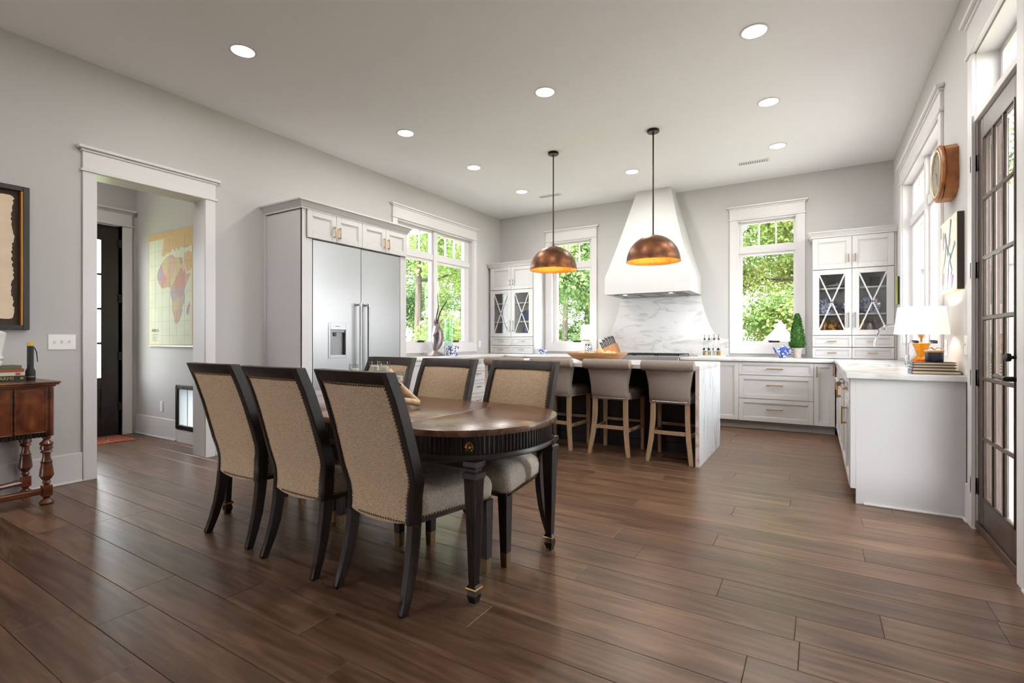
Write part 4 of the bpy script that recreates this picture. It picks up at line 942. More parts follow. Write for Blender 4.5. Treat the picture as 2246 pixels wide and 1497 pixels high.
# ------------------------------------------------------------------ wall plates, pictures, clock
def plate_box(name, F, u0, u1, v0, v1, label, togg, cat='switch'):
    c = F((u0+u1)/2, (v0+v1)/2, 0); t = thing(name, label, cat, c)
    MB().fbox(F, u0, u1, v0, v1, 0, .006).build('cover_plate', 'plate_white', t, bevel=.002)
    for u in togg:
        m = (v0+v1)/2
        if cat == 'switch': MB().fbox(F, u-.006, u+.006, m-.012, m+.012, .006, .008).fbox(F, u-.004, u+.004, m-.002, m+.012, .008, .02).build('toggle', 'plate_white', t, bevel=.001)
        else: MB().fbox(F, u-.016, u+.016, m+.008, m+.034, .006, .009).fbox(F, u-.016, u+.016, m-.034, m-.008, .006, .009).build('socket', 'plate_white', t, bevel=.003)
plate_box('light_switch', FL(LW), 1.416, 1.586, 1.07, 1.19, 'white triple toggle switch plate beside the hall doorway', (1.455, 1.501, 1.547))
plate_box('light_switch', FR_(RW), 4.215, 4.29, 1.05, 1.175, 'single white toggle switch between lamp and porch door', (4.25,))
plate_box('wall_outlet', FB(2.84), -6.60, -6.53, .31, .43, 'white outlet low on the hall wall under the map', (-6.565,), 'outlet')
plate_box('wall_outlet', FL(LW), 7.19, 7.26, 1.02, 1.14, 'white outlet on the wall between double window and corner hutch', (7.225,), 'outlet')
plate_box('wall_outlet', FR_(RW), 4.80, 4.875, 1.03, 1.15, 'white outlet on the wall behind the table lamp', (4.8375,), 'outlet')

# framed torn-paper art
t = thing('framed_art', 'dark shadow-box frame with torn cream paper on the left wall', 'picture', (LW, .85, 1.75))
F = FL(LW); y0, y1, v0, v1 = .40, 1.30, 1.222, 2.29
MB().fbox(F, y0, y0+.036, v0, v1, 0, .045).fbox(F, y1-.036, y1, v0, v1, 0, .045).fbox(F, y0+.036, y1-.036, v0, v0+.036, 0, .045).fbox(F, y0+.036, y1-.036, v1-.036, v1, 0, .045).build('frame', 'art_frame', t, bevel=.002)
MB().fbox(F, y0+.036, y1-.036, v0+.036, v1-.036, .002, .008).build('mount', 'art_mat', t, smooth=False)
MB().fbox(F, y1-.046, y1-.036, v0+.036, v1-.036, .008, .040).fbox(F, y0+.036, y0+.046, v0+.036, v1-.036, .008, .04).build('fillet', 'gilt', t, smooth=False)
ol = []; r_ = random.Random(5)
for i in range(60): ol.append((1.212+r_.uniform(-.006, .006)+.006*math.sin(i*.35), 1.31+.90*i/59))
for i in range(20): ol.append((1.20-.70*i/19, 2.215+r_.uniform(-.004, .004)))
for i in range(20): ol.append((.495+.70*i/19, 1.305+r_.uniform(-.004, .004)))
ol = ol[:60]+ol[60:80]+ol[80:]
MB().rings([[F(u, v, w) for u, v in ol] for w in (.012, .016)]).build('torn_paper', 'paper', t, smooth=False)

# wall map of a continent
t = thing('wall_map', 'old printed map of Africa hanging on the hall wall', 'map', (-6.33, 2.84, 1.74))
F = FB(2.838); mx0, mx1, mz0, mz1 = -6.85, -5.82, 1.08, 2.40
MB().fbox(F, mx0, mx1, mz0, mz1, 0, .018).build('canvas', 'map_border', t, bevel=.001)
MB().fbox(F, mx0+.02, mx1-.02, mz0+.02, mz1-.075, .018, .0185).build('sea_print', 'sea_paper', t, smooth=False)
MB().fbox(F, mx0-.006, mx1+.006, mz0-.008, mz0+.006, -.0, .022).build('bottom_rail', 'white_ceramic', t, bevel=.002)
AF = [(-.17, .93), (.0, .96), (.12, .93), (.14, .90), (.28, .88), (.36, .89), (.44, .87), (.50, .74), (.58, .60), (.60, .57), (.76, .585), (.74, .53), (.60, .38), (.52, .28), (.55, .16), (.53, .06), (.44, .0), (.44, -.10), (.34, -.26), (.24, -.32), (.15, -.31), (.13, -.22), (.04, -.06), (.05, .10), (-.04, .24), (-.02, .33), (-.08, .37), (-.16, .37), (-.30, .35), (-.40, .36), (-.52, .46), (-.60, .58), (-.56, .68), (-.42, .82), (-.28, .89)]
def pm(a, b): return (mx0+.58+a*.56-.03, mz0+.45+b*.62)
MB().rings([[F(*pm(a, b), w) for a, b in AF] for w in (.0185, .0192)]).build('land_print', 'map_land', t, smooth=False)
MB().rings([[F(*pm(a, b), w) for a, b in ((.66, -.02), (.72, .06), (.74, .0), (.68, -.16), (.62, -.15), (.62, -.07))] for w in (.0185, .0192)]).build('island_print', 'map_purple', t, smooth=False)
MB().rings([[F(*pm(a, b), w) for a, b in ((.50, .86), (.62, .60), (.72, .62), (.86, .70), (.88, .9), (.7, .98), (.55, .95))] for w in (.0185, .0192)]).build('peninsula_print', 'map_border', t, smooth=False)
MB().rings([[F(*pm(a, b), w) for a, b in ((-.40, .98), (-.3, .94), (-.2, 1.0), (-.02, 1.0), (.05, 1.08), (.16, 1.0), (.2, 1.1), (.32, 1.0), (.36, 1.08), (.62, 1.03), (.88, 1.1), (.88, 1.28), (-.3, 1.28), (-.34, 1.1))] for w in (.0185, .0192)]).build('coast_print', 'map_border', t, smooth=False)
for q in range(7): MB().fbox(F, mx0+.02, mx1-.02, mz0+.12+q*.165, mz0+.1212+q*.165, .0192, .0195).build('grid_line', 'map_ink', t, smooth=False)
for q in range(5): MB().fbox(F, mx0+.17+q*.17, mx0+.1712+q*.17, mz0+.02, mz1-.08, .0192, .0195).build('grid_line', 'map_ink', t, smooth=False)
MXZ = Matrix(((1, 0, 0, 0), (0, 0, -1, 0), (0, 1, 0, 0), (0, 0, 0, 1)))
text('AFRICA', .05, 'map_ink', t, Matrix.Translation((mx0+.17, 2.838-.0195, mz0+.18)) @ MXZ)
for q in range(5): MB().fbox(F, mx0+.10, mx0+.24-(q % 2)*.03, mz0+.135-q*.018, mz0+.139-q*.018, .0192, .0195).build('caption_line', 'map_ink', t, smooth=False)

# pet door
t = thing('pet_door', 'black framed pet door set low in the hall wall', 'pet door', (-6.0, 2.84, .15))
F = FB(2.838); a0, a1, c0, c1 = -6.2, -5.77, .148, .642
MB().fbox(F, a0, a0+.045, c0, c1, 0, .022).fbox(F, a1-.045, a1, c0, c1, 0, .022).fbox(F, a0+.045, a1-.045, c0, c0+.045, 0, .022).fbox(F, a0+.045, a1-.045, c1-.045, c1, 0, .022).build('frame', 'black_iron', t, bevel=.003)
m_, nt, bs = nodes('flap_vinyl'); bs.inputs['Base Color'].default_value = (.86, .9, .95, 1); tr = N(nt, 'ShaderNodeBsdfTranslucent'); tr.inputs[0].default_value = (.9, .94, 1, 1); mx = N(nt, 'ShaderNodeMixShader'); mx.inputs[0].default_value = .8
nt.links.new(bs.outputs[0], mx.inputs[1]); nt.links.new(tr.outputs[0], mx.inputs[2]); nt.links.new(mx.outputs[0], nt.nodes['Material Output'].inputs[0])
MB().fbox(F, a0+.045, -5.988, c0+.045, c1-.045, -.01, -.006).build('flap', 'flap_vinyl', t, smooth=False)
MB().fbox(F, -5.982, a1-.045, c0+.045, c1-.045, -.01, -.006).build('flap', 'flap_vinyl', t, smooth=False)
MB().fbox(F, -5.988, -5.982, c0+.045, c1-.045, -.012, -.002).build('divider', 'grey_metal', t, smooth=False)
for x in (a0+.02, (a0+a1)/2-.05): MB().fbox(F, x-.01, x+.01, c1-.032, c1-.012, .022, .028).build('screw_cap', 'grey_metal', t, bevel=.003)
# hall rug
t = thing('rug', 'red striped kilim rug in front of the black door', 'rug', (-6.95, 2.2, 0))
MB().box(-7.20, -6.70, 1.75, 2.64, .0, .008).build('weave', 'kilim', t, smooth=False)
b = MB()
for i in range(40): x = -7.195+i*.0125; b.box(x, x+.004, 2.64, 2.67, 0, .003)
b.build('fringe', 'kilim', t, kind='stuff', smooth=False)

# wall clock
t = thing('wall_clock', 'oak wall clock with round brass bezel above the painting', 'clock', (RW, 4.62, 2.32))
F = FR_(RW); cy, cz = 4.615, 2.325
oc = [(cy-.165, cz-.14), (cy-.165, cz+.13), (cy-.10, cz+.17), (cy+.10, cz+.17), (cy+.165, cz+.13), (cy+.165, cz-.14), (cy+.07, cz-.19), (cy-.07, cz-.19)]
MB().rings([[F(u, v, w) for u, v in oc] for w in (0, .07)]).build('case', 'clock_oak', t, smooth=False)
def cring(r, w, n=40): return [F(cy+r*math.cos(2*PI*j/n), cz+r*math.sin(2*PI*j/n), w) for j in range(n)]
MB().rings([cring(r, w) for r, w in ((.150, .066), (.190, .068), (.200, .076), (.198, .086), (.186, .094), (.172, .096), (.166, .092), (.160, .092), (.150, .08))], cap=False).build('rim', 'clock_oak', t, angle=50)
MB().rings([cring(r, w) for r, w in ((.168, .090), (.168, .098), (.162, .101), (.154, .099), (.150, .094), (.148, .088))], cap=False).build('bezel', 'brass_pale', t, angle=50)
MB().rings([cring(.152, .07), cring(.152, .0895)]).build('dial', 'paper', t, smooth=False)
for k in range(12):
    a = 2*PI*k/12; b = MB(); r0, r1 = .105, .128; d = Vector((math.sin(a), math.cos(a))); n_ = Vector((d.y, -d.x))*.004
    b.add([F(cy+d.x*r+s*n_.x, cz+d.y*r+s*n_.y, w) for w in (.0895, .0905) for r, s in ((r0, -1), (r0, 1), (r1, 1), (r1, -1))], [(0, 1, 2, 3), (4, 5, 6, 7), (0, 1, 5, 4), (1, 2, 6, 5), (2, 3, 7, 6), (3, 0, 4, 7)]); b.build('hour_mark', 'label_black', t, smooth=False)
for a, L in ((1.1, .06), (3.4, .09)):
    d = Vector((math.sin(a), math.cos(a))); MB().tube([F(cy, cz, .092), F(cy+d.x*L, cz+d.y*L, .092)], [.004, .0015], 6).build('hand', 'label_black', t)
MB().rings([cring(.153, .0965), cring(.153, .098)]).build('crystal', 'clear_glass', t, smooth=False)

# painting with brush strokes
t = thing('painting', 'deep-edged abstract canvas with teal crossing strokes above the lamp', 'picture', (RW, 4.55, 1.73))
F = FR_(RW); u0, u1, v0, v1 = 4.31, 4.80, 1.48, 1.99
MB().fbox(F, u0+.001, u1, v0+.001, v1, 0, .036).build('canvas_sides', 'canvas_edge', t, smooth=False)
MB().fbox(F, u0+.001, u1, v0-.001, v0+.001, 0, .036).build('canvas_bottom', 'canvas_tan', t, smooth=False)
MB().fbox(F, u0, u1, v0, v1, .036, .039).build('canvas_face', 'abstract_paint', t, smooth=False)
def stroke(pts, r, m):
    def wpt(p): return Vector(F(u1-p[0]*(u1-u0), v0+p[1]*(v1-v0), .0405))
    out = []
    for i, p in enumerate(pts):
        c = wpt(p); q = wpt(pts[min(i+1, len(pts)-1)])-wpt(pts[max(i-1, 0)]); q.normalize(); s = Vector((1, 0, 0)).cross(q)*r*(.6+.4*math.sin(i*2.1+1))
        out.append([c+s, c+s+Vector((-.0015, 0, 0)), c-s+Vector((-.0015, 0, 0)), c-s])
    MB().rings(out).build('brush_stroke', m, t, smooth=False)
stroke([(.68, .96), (.62, .80), (.55, .62), (.46, .50)], .018, 'paint_teal'); stroke([(.30, .82), (.40, .66), (.55, .52), (.70, .46)], .022, 'paint_teal'); stroke([(.38, .66), (.30, .45), (.16, .32), (.14, .16), (.2, .05)], .014, 'paint_teal')
stroke([(.92, .62), (.74, .50), (.56, .40), (.50, .20), (.44, .03)], .014, 'paint_teal'); stroke([(.60, .42), (.74, .28), (.70, .22)], .013, 'paint_teal')
stroke([(.74, .22), (.72, .12), (.70, .04)], .045, 'paint_magenta'); stroke([(.2, .86), (.21, .72), (.18, .62)], .012, 'paint_rose'); stroke([(.62, .72), (.58, .62)], .016, 'paint_magenta'); stroke([(.22, .28), (.22, .12)], .014, 'paint_rose'); stroke([(.03, .95), (.05, .8)], .012, 'paint_teal')
t = thing('small_canvas', 'small green canvas with black edge between sink window and hutch', 'picture', (RW, 7.2, 1.72))
MB().fbox(FR_(RW), 7.13, 7.30, 1.56, 1.875, 0, .036).build('canvas_sides', 'black_paint', t, smooth=False)
MB().fbox(FR_(RW), 7.131, 7.30, 1.56, 1.875, .036, .038).build('canvas_face', 'paint_green', t, smooth=False)

# ------------------------------------------------------------------ sideboard
t = thing('sideboard', 'antique burl walnut sideboard on turned legs at the frame wall', 'sideboard', (-4.83, .6, 0))
F = FL(-4.58); y1, yb = 1.30, -.35
MB().box(LW+.02, -4.58, yb, y1, .475, .825).build('body', 'walnut', t, smooth=False)
MB().box(LW+.01, -4.545, yb-.04, y1+.035, .845, .857).box(LW+.01, -4.55, yb-.03, y1+.028, .833, .845).box(LW+.01, -4.562, yb-.015, y1+.012, .822, .833).build('top', 'walnut', t, bevel=.004)
for a, b in ((1.098, 1.262), (.92, 1.088), (.5, .91), (.08, .49), (-.30, .07)):
    d = MB().fbox(F, a, b, .505, .815, .001, .008).build('door', 'burl', t, bevel=.002)
    MB().fbox(F, a, a+.008, .505, .815, .008, .012).fbox(F, b-.008, b, .505, .815, .008, .012).fbox(F, a, b, .505, .511, .008, .012).fbox(F, a, b, .809, .815, .008, .012).build('moulding', 'walnut', d, bevel=.002)
b = MB()
for i in range(80): y = 1.27-i*.02; b.fbox(F, y-.016, y, .472, .502, 0, .010)
b.build('carved_band', 'bronze_dark', t, bevel=.002)
MB().tube([(-4.592, 1.288, .475), (-4.592, 1.288, .822)], .018, 12).build('corner_post', 'walnut', t)
b = MB()
for i in range(3): b.fbox(F, .3+i*.2, .48+i*.2, .45-.01*(i % 2), .474, -.02, .004)
b.build('apron_carving', 'walnut', t, bevel=.004)
lp = [(.0, .475), (.024, .475), (.024, .46), (.016, .452), (.026, .44), (.040, .425), (.032, .41), (.036, .385), (.026, .378), (.034, .365), (.022, .355), (.021, .33), (.028, .30), (.034, .298), (.030, .285), (.036, .24), (.040, .20), (.026, .175), (.018, .165), (.024, .15), (.016, .14), (.014, .13)]
lp2 = [(.014, .058), (.022, .05), (.016, .042), (.034, .025), (.040, .012), (.034, 0), (0, 0)]
for x, y in ((-4.60, 1.27), (-5.03, 1.27), (-4.60, -.30), (-5.03, -.30)):
    MB().lathe(lp, 20, (x, y, 0)).lathe(lp2, 20, (x, y, 0)).box(x-.026, x+.026, y-.026, y+.026, .058, .13).build('leg', 'walnut', t, angle=30)
MB().box(-4.622, -4.578, -.28, 1.245, .075, .115).build('stretcher', 'walnut', t, bevel=.008)
MB().rings([[(-5.01, 1.25, z), (-4.98, 1.25, z), (-4.98, 1.20, z), (-5.01, 1.20, z)] for z in (.075, .115)]).tube([(-5.0, 1.24, .095), (-4.85, .75, .095)], .02, 8).build('stretcher', 'walnut', t)
def book(x0, x1, y0, y1, z0, z1, cov, label, group, spine='x1', cat='book'):
    """spine on the +x side (x1) or -x side; pages between two boards"""
    t = thing('book', label, cat, ((x0+x1)/2, (y0+y1)/2, z0), group=group); b = .003
    c = MB().box(x0, x1, y0, y1, z0, z0+b).box(x0, x1, y0, y1, z1-b, z1)
    s = {'x1': (x1-b, x1, y0, y1), 'x0': (x0, x0+b, y0, y1), 'y0': (x0, x1, y0, y0+b)}[spine]; c.box(*s, z0+b, z1-b)
    c.build('cover', cov, t, smooth=False); i = .006
    MB().box(x0+(i if spine != 'x0' else b), x1-(i if spine != 'x1' else b), y0+(i if spine != 'y0' else b), y1-i, z0+b, z1-b).build('pages', 'page_cream', t, smooth=False)
    return t
zt = .858; g = 'books stacked on the sideboard'
bk = book(-5.0, -4.80, .86, 1.215, zt, zt+.036, 'book_dark', 'thick dark book titled ARMS at the bottom of the sideboard stack', g)
text('ARMS', .030, 'gold_ink', bk, Matrix.Translation((-4.7995, 1.115, zt+.018)) @ Matrix(((0, 0, 1, 0), (1, 0, 0, 0), (0, 1, 0, 0), (0, 0, 0, 1))))
MB().box(-4.80, -4.7985, 1.185, 1.20, zt+.011, zt+.025).build('emblem', 'gold_ink', bk, smooth=False)
bk = book(-5.0, -4.80, .86, 1.21, zt+.037, zt+.062, 'book_cream', 'cream book second from the bottom of the sideboard stack', g)
MB().box(-4.80, -4.7985, 1.16, 1.185, zt+.042, zt+.057).build('emblem', 'red_ink', bk, smooth=False)
book(-5.0, -4.80, .86, 1.205, zt+.063, zt+.085, 'book_rust', 'rust brown book in the sideboard stack', g)
book(-4.99, -4.81, .87, 1.195, zt+.086, zt+.108, 'book_green', 'green patterned book on top of the sideboard stack', g)
lathe_thing('ceramic_jar', [(0, 0), (.085, 0), (.09, .02), (.08, .035), (.095, .05), (.085, .075), (.085, .09), (.10, .17), (.105, .21), (.108, .225), (.09, .24), (.05, .25), (.02, .255), (.016, .28), (.01, .285), (0, .286)], -4.90, 1.03, zt+.109, 'white_ceramic', 'white lidded ceramic jar standing on the stacked books', 'jar')
t = thing('flashlight', 'black flashlight with yellow end cap standing on the sideboard', 'flashlight', (-4.83, 1.245, .858)); c = (-4.83, 1.245, .858)
MB().lathe([(0, 0), (.026, 0), (.028, .008), (.028, .06), (.024, .075), (.018, .085), (.018, .245), (.0, .245)], 20, c).build('barrel', 'rubber', t)
MB().lathe([(.0, .246), (.0185, .246), (.0185, .268), (.014, .272), (0, .272)], 20, c).build('end_cap', 'yellow', t)
MB().lathe([(.0288, .02), (.0295, .022), (.0295, .026), (.0288, .028)], 20, c, cap=False).build('ring', 'grey_metal', t)
MB().tube([(c[0]+.012, c[1]+.018, c[2]+.235), (c[0]+.014, c[1]+.030, c[2]+.20), (c[0]+.012, c[1]+.036, c[2]+.13)], [.004, .004, .003], 6).build('clip', 'rubber', t)
# ------------------------------------------------------------------ things on the sink-side counter
CT = .9155
g = 'books stacked under the navy pot'
bz = CT
for i, (x0, x1, y0, y1, h, lb) in enumerate(((.552, .812, 4.325, 4.50, .022, 'wide blue-grey book at the bottom of the counter stack'), (.556, .790, 4.345, 4.50, .020, 'blue-grey book second from the bottom on the counter'), (.562, .788, 4.345, 4.495, .018, 'book third from the bottom on the counter stack'), (.560, .790, 4.345, 4.49, .018, 'thin book on top of the counter stack under the navy pot'))):
    b = book(x0, x1, y0, y1, bz, bz+h, 'book_dark', lb, g, 'x0')
    MB().box(x0-.0012, x0, y0+.002, y1-.002, bz+.002, bz+h-.002).build('spine_band', 'book_blue', b, smooth=False); bz += h+.0006
t = thing('lidded_pot', 'small navy pot with ribbon on its lid atop the counter books', 'pot', (.685, 4.42, bz))
MB().lathe([(0, 0), (.046, 0), (.05, .006), (.05, .066), (.046, .07), (0, .07)], 24, (.685, 4.42, bz)).build('body', 'navy', t)
MB().lathe([(.051, .066), (.053, .07), (.053, .078), (.048, .081), (0, .081)], 24, (.685, 4.42, bz), cap=False).build('lid', 'canvas_tan', t)
for s in (-1, 1): MB().tube([(.685, 4.42, bz+.081), (.685+s*.016, 4.41, bz+.098), (.685+s*.032, 4.41, bz+.094), (.685+s*.04, 4.415, bz+.083)], .004, 6, flat=.4).build('ribbon', 'grey_metal', t)
t = thing('table_lamp', 'amber glass table lamp with lit white drum shade on the counter', 'lamp', (.637, 4.575, CT)); c = (.637, 4.575, CT)
MB().lathe([(0, 0), (.045, 0), (.056, .02), (.062, .05), (.058, .085), (.04, .105), (.028, .118)], 24, c).build('base', 'amber_clear', t)
MB().lathe([(.026, .116), (.030, .13), (.04, .17), (.05, .198), (.053, .205), (.05, .207), (.018, .207)], 24, c, cap=False).build('flared_neck', 'amber_clear', t)
MB().lathe([(0, 0.002), (.04, .004), (.05, .03), (.05, .06), (.03, .09), (0, .095)], 16, c).build('fill', 'amber_glass', t)
MB().lathe([(.018, .207), (.008, .215), (.008, .24), (.016, .25), (.022, .27), (.016, .29), (.006, .30), (.006, .42)], 14, c).build('stem', 'brass_pale', t)
sh = [(.156, .272), (.158, .274), (.136, .465), (.134, .466), (.1545, .275), (.156, .272)]
MB().lathe(sh, 40, c, cap=False).build('shade', 'shade_cloth', t, angle=60)
MB().lathe([(0, .31), (.022, .32), (.03, .35), (.02, .38), (0, .39)], 14, c).build('bulb', 'bulb_glow', t)
b = MB()
for k in range(3): a = 2*PI*k/3; b.tube([(c[0], c[1], c[2]+.46), (c[0]+.134*math.cos(a), c[1]+.134*math.sin(a), c[2]+.462)], .002, 5)
b.tube([(c[0], c[1], c[2]+.40), (c[0], c[1], c[2]+.47)], .003, 6).build('spider', 'brass', t)
MB().lathe([(0, .468), (.02, .468), (.02, .482), (.010, .486), (.010, .496), (.007, .502), (0, .503)], 12, c).build('finial', 'clear_glass', t)
l = bpy.data.lights.new('lamp', 'POINT'); l.energy = 7; l.color = (1, .88, .70); l.shadow_soft_size = .035
o = bpy.data.objects.new('lamp', l); COL.objects.link(o); o.parent = t; o.location = (0, 0, .42)
t = thing('faucet', 'chrome gooseneck faucet arching over the sink', 'faucet', (.68, 5.57, CT))
pts = [(.68, 5.57, CT), (.68, 5.57, 1.17)]+[(.57+.11*math.cos(a), 5.57, 1.17+.11*math.sin(a)) for a in [PI*i/14 for i in range(1, 12)]]+[(.462, 5.57, 1.175), (.452, 5.57, 1.12)]
MB().tube(pts, .0125, 14).build('spout', 'chrome', t)
MB().tube([(.456, 5.57, 1.15), (.450, 5.57, 1.09)], [.016, .0145], 14).build('spray_head', 'chrome', t)
MB().lathe([(0, 0), (.028, 0), (.028, .01), (.02, .018), (.017, .10), (0, .10)], 18, (.68, 5.57, CT)).build('base', 'chrome', t)
MB().tube([(.68, 5.57, .985), (.68, 5.52, .985), (.68, 5.46, 1.02)], [.012, .008, .005], 10).build('lever', 'chrome', t)
lathe_thing('soap_bottle', [(0, 0), (.03, 0), (.03, .09), (.012, .11), (.012, .13), (.018, .135), (.018, .145), (0, .146)], .70, 5.28, CT, 'clear_glass', 'clear soap bottle beside the faucet', 'bottle')

# ------------------------------------------------------------------ back counter
t = thing('topiary', 'cone-shaped boxwood topiary in a pale clay pot by the window', 'plant', (-.222, 7.55, CT)); c = (-.222, 7.55, CT)
MB().lathe([(0, 0), (.042, 0), (.058, .115), (.062, .118), (.062, .13), (.055, .13), (.05, .11), (0, .108)], 20, c).build('pot', 'concrete', t)
MB().tube([(c[0], c[1], c[2]+.1), (c[0], c[1], c[2]+.55)], [.008, .004], 6).build('stem', 'bark', t)
rr = random.Random(11); b = MB()
MB().lathe([(0, .13), (.06, .132), (.074, .16), (.066, .28), (.05, .40), (.03, .50), (0, .56)], 14, c).build('inner_twigs', 'leaf_boxwood', t)
for i in range(4200):
    q = rr.random()**1.25; z = .135+.445*q; R = .088*(1-q)**.62*(1 if q > .06 else .8)+.006; a = rr.uniform(0, 2*PI); r = R*rr.uniform(.72, 1.06); s = rr.uniform(.006, .011)
    p = Vector((c[0]+r*math.cos(a), c[1]+r*math.sin(a), c[2]+z)); d = Vector((math.cos(a)+rr.uniform(-.8, .8), math.sin(a)+rr.uniform(-.8, .8), rr.uniform(-.3, .9))).normalized(); e = d.orthogonal().normalized(); e = (e*math.cos(i)+d.cross(e)*math.sin(i))
    b.add([p, p+d*s+e*s*.6, p+d*s*2, p+d*s-e*s*.6], [(0, 1, 2, 3)])
b.build('foliage', 'leaf_boxwood', t, kind='stuff', smooth=False)
t = thing('teapot', 'blue and white china teapot below the small window', 'teapot', (-.385, 7.5, CT)); c = (-.385, 7.5, CT)
MB().lathe([(0, 0), (.045, 0), (.048, .012), (.04, .018), (.06, .04), (.072, .07), (.07, .10), (.055, .125), (.045, .132), (0, .132)], 24, c).build('body', 'delft_dark', t)
MB().lathe([(.044, .132), (.046, .137), (.03, .15), (.012, .154), (.015, .165), (.008, .172), (0, .173)], 18, c, cap=False).build('lid', 'delft_dark', t)
MB().tube([(c[0]-.06, c[1], c[2]+.055), (c[0]-.085, c[1], c[2]+.075), (c[0]-.10, c[1], c[2]+.115), (c[0]-.115, c[1], c[2]+.135)], [.016, .012, .009, .008], 10).build('spout', 'delft_dark', t)
MB().tube([(c[0]+.055, c[1], c[2]+.115), (c[0]+.095, c[1], c[2]+.122), (c[0]+.112, c[1], c[2]+.095), (c[0]+.098, c[1], c[2]+.055), (c[0]+.062, c[1], c[2]+.045)], .008, 8).build('handle', 'delft_dark', t)
t = thing('tray', 'white rectangular tray under the oil bottles', 'tray', (-1.285, 7.58, CT))
MB().box(-1.455, -1.115, 7.50, 7.66, CT, CT+.006).build('base', 'white_ceramic', t, bevel=.002)
MB().box(-1.46, -1.11, 7.49, 7.50, CT, CT+.016).box(-1.46, -1.11, 7.66, 7.67, CT, CT+.016).box(-1.46, -1.45, 7.5, 7.66, CT, CT+.016).box(-1.12, -1.11, 7.5, 7.66, CT, CT+.016).build('lip', 'white_ceramic', t, bevel=.002)
for i, (x, lq, lb) in enumerate(((-1.385, 'vinegar', 'first glass oil bottle with pourer, nearest the rangetop'), (-1.325, 'vinegar', 'second glass oil bottle on the white tray'), (-1.255, 'clear_glass', 'third glass oil bottle on the white tray'), (-1.195, 'oil_amber', 'glass bottle holding golden oil at the end of the tray'))):
    c = (x, 7.585, CT+.0065); t = thing('oil_bottle', lb, 'bottle', c, group='glass oil bottles with black pourers')
    MB().lathe([(0, 0), (.027, 0), (.028, .005), (.028, .125), (.024, .15), (.012, .185), (.011, .225), (.013, .23), (0, .23)], 18, c).build('glass_body', 'clear_glass', t)
    MB().lathe([(0, .003), (.0255, .003), (.0255, .07), (0, .07)], 16, c).build('contents', lq, t)
    MB().lathe([(0, .23), (.008, .23), (.014, .245), (.014, .25), (.004, .255), (.003, .31), (0, .31)], 10, c).build('pourer', 'rubber', t)
    MB().rings([[(x+r*math.cos(2*PI*j/16), 7.585-.0285-w, CT+.105+r*math.sin(2*PI*j/16)) for j in range(16)] for r, w in ((.019, 0), (.019, .001))]).build('label', 'label_black', t, smooth=False)
t = thing('spice_grinder', 'small steel topped glass grinder among the oil bottles', 'grinder', (-1.35, 7.525, CT+.0065)); c = (-1.35, 7.525, CT+.0065)
MB().lathe([(0, 0), (.02, 0), (.02, .05), (.017, .06), (0, .06)], 14, c).build('jar', 'vinegar', t); MB().lathe([(.018, .06), (.019, .065), (.019, .10), (.012, .115), (0, .117)], 14, c, cap=False).build('cap', 'chrome', t)
t = thing('spice_grinder', 'second steel grinder beside the golden oil bottle', 'grinder', (-1.235, 7.525, CT+.0065)); c = (-1.235, 7.525, CT+.0065)
MB().lathe([(0, 0), (.02, 0), (.02, .05), (.017, .06), (0, .06)], 14, c).build('jar', 'clear_glass', t); MB().lathe([(.018, .06), (.019, .065), (.019, .10), (.012, .115), (0, .117)], 14, c, cap=False).build('cap', 'chrome', t)
# knife block
t = thing('knife_block', 'slanted wooden knife block on the back counter', 'knife block', (-2.80, 7.6, CT))
MB().prism([(-2.80, CT), (-2.655, CT), (-2.72, 1.105), (-2.955, .995)], 'y', 7.53, 7.67).build('block', 'block_wood', t, bevel=.003)
k_ = 0; ax = Vector((-.33, 0, .94)).normalized(); e0, e1 = Vector((-2.955, 0, .995)), Vector((-2.72, 0, 1.105))
KN = ['first', 'second', 'third', 'fourth', 'fifth']
for row, y in ((0, 7.565), (1, 7.635)):
    for i in range(5):
        p = e0+(e1-e0)*(.10+.2*i)+Vector((0, y, 0)); L = (.115, .14, .15, .145, .13)[i]
        kn = thing('knife', 'black handled knife, %s from the slant end in the %s row of the block' % (KN[i], ('near', 'far')[row]), 'knife', tuple(p), group='black knives in the wooden block')
        a = p-ax*.0; MB().tube([a+ax*.004, a+ax*.03, a+ax*L*.6, a+ax*L*.85+Vector((-.004, 0, 0)), a+ax*L+Vector((-.012, 0, 0))], [.008, .009, .0085, .011, .006], 8).build('handle', 'rubber', kn)
        MB().tube([a-ax*.02, a+ax*.006], .007, 8).build('bolster', 'chrome', kn)
# owl lamp
t = thing('owl_lamp', 'small patterned owl-shaped lamp with white shade at the narrow window', 'lamp', (-3.19, 7.6, CT)); c = (-3.19, 7.6, CT)
MB().lathe([(0, 0), (.045, 0), (.05, .01), (.04, .02), (.055, .05), (.062, .10), (.056, .15), (.048, .185), (.03, .205), (0, .21)], 20, c).build('owl_body', 'owl_pattern', t)
for s in (-1, 1):
    MB().lathe([(0, 0), (.014, .002), (.0, .03)], 8, (c[0]+s*.03, c[1]-.01, c[2]+.188)).build('ear', 'owl_pattern', t)
    MB().rings([[(c[0]+s*.02+.012*math.cos(2*PI*j/12), c[1]-.055-w, c[2]+.155+.012*math.sin(2*PI*j/12)) for j in range(12)] for w in (-.01, .004)]).build('eye', 'label_black', t, smooth=False)
MB().tube([(c[0], c[1], c[2]+.205), (c[0], c[1], c[2]+.40)], .006, 8).build('stem', 'brass', t)
MB().lathe([(.132, .245), (.134, .247), (.115, .485), (.113, .485), (.1305, .247), (.132, .245)], 32, c, cap=False).build('shade', 'shade_cloth', t, angle=60)
MB().lathe([(0, .485), (.01, .485), (.008, .50), (0, .505)], 10, c).build('finial', 'brass', t)
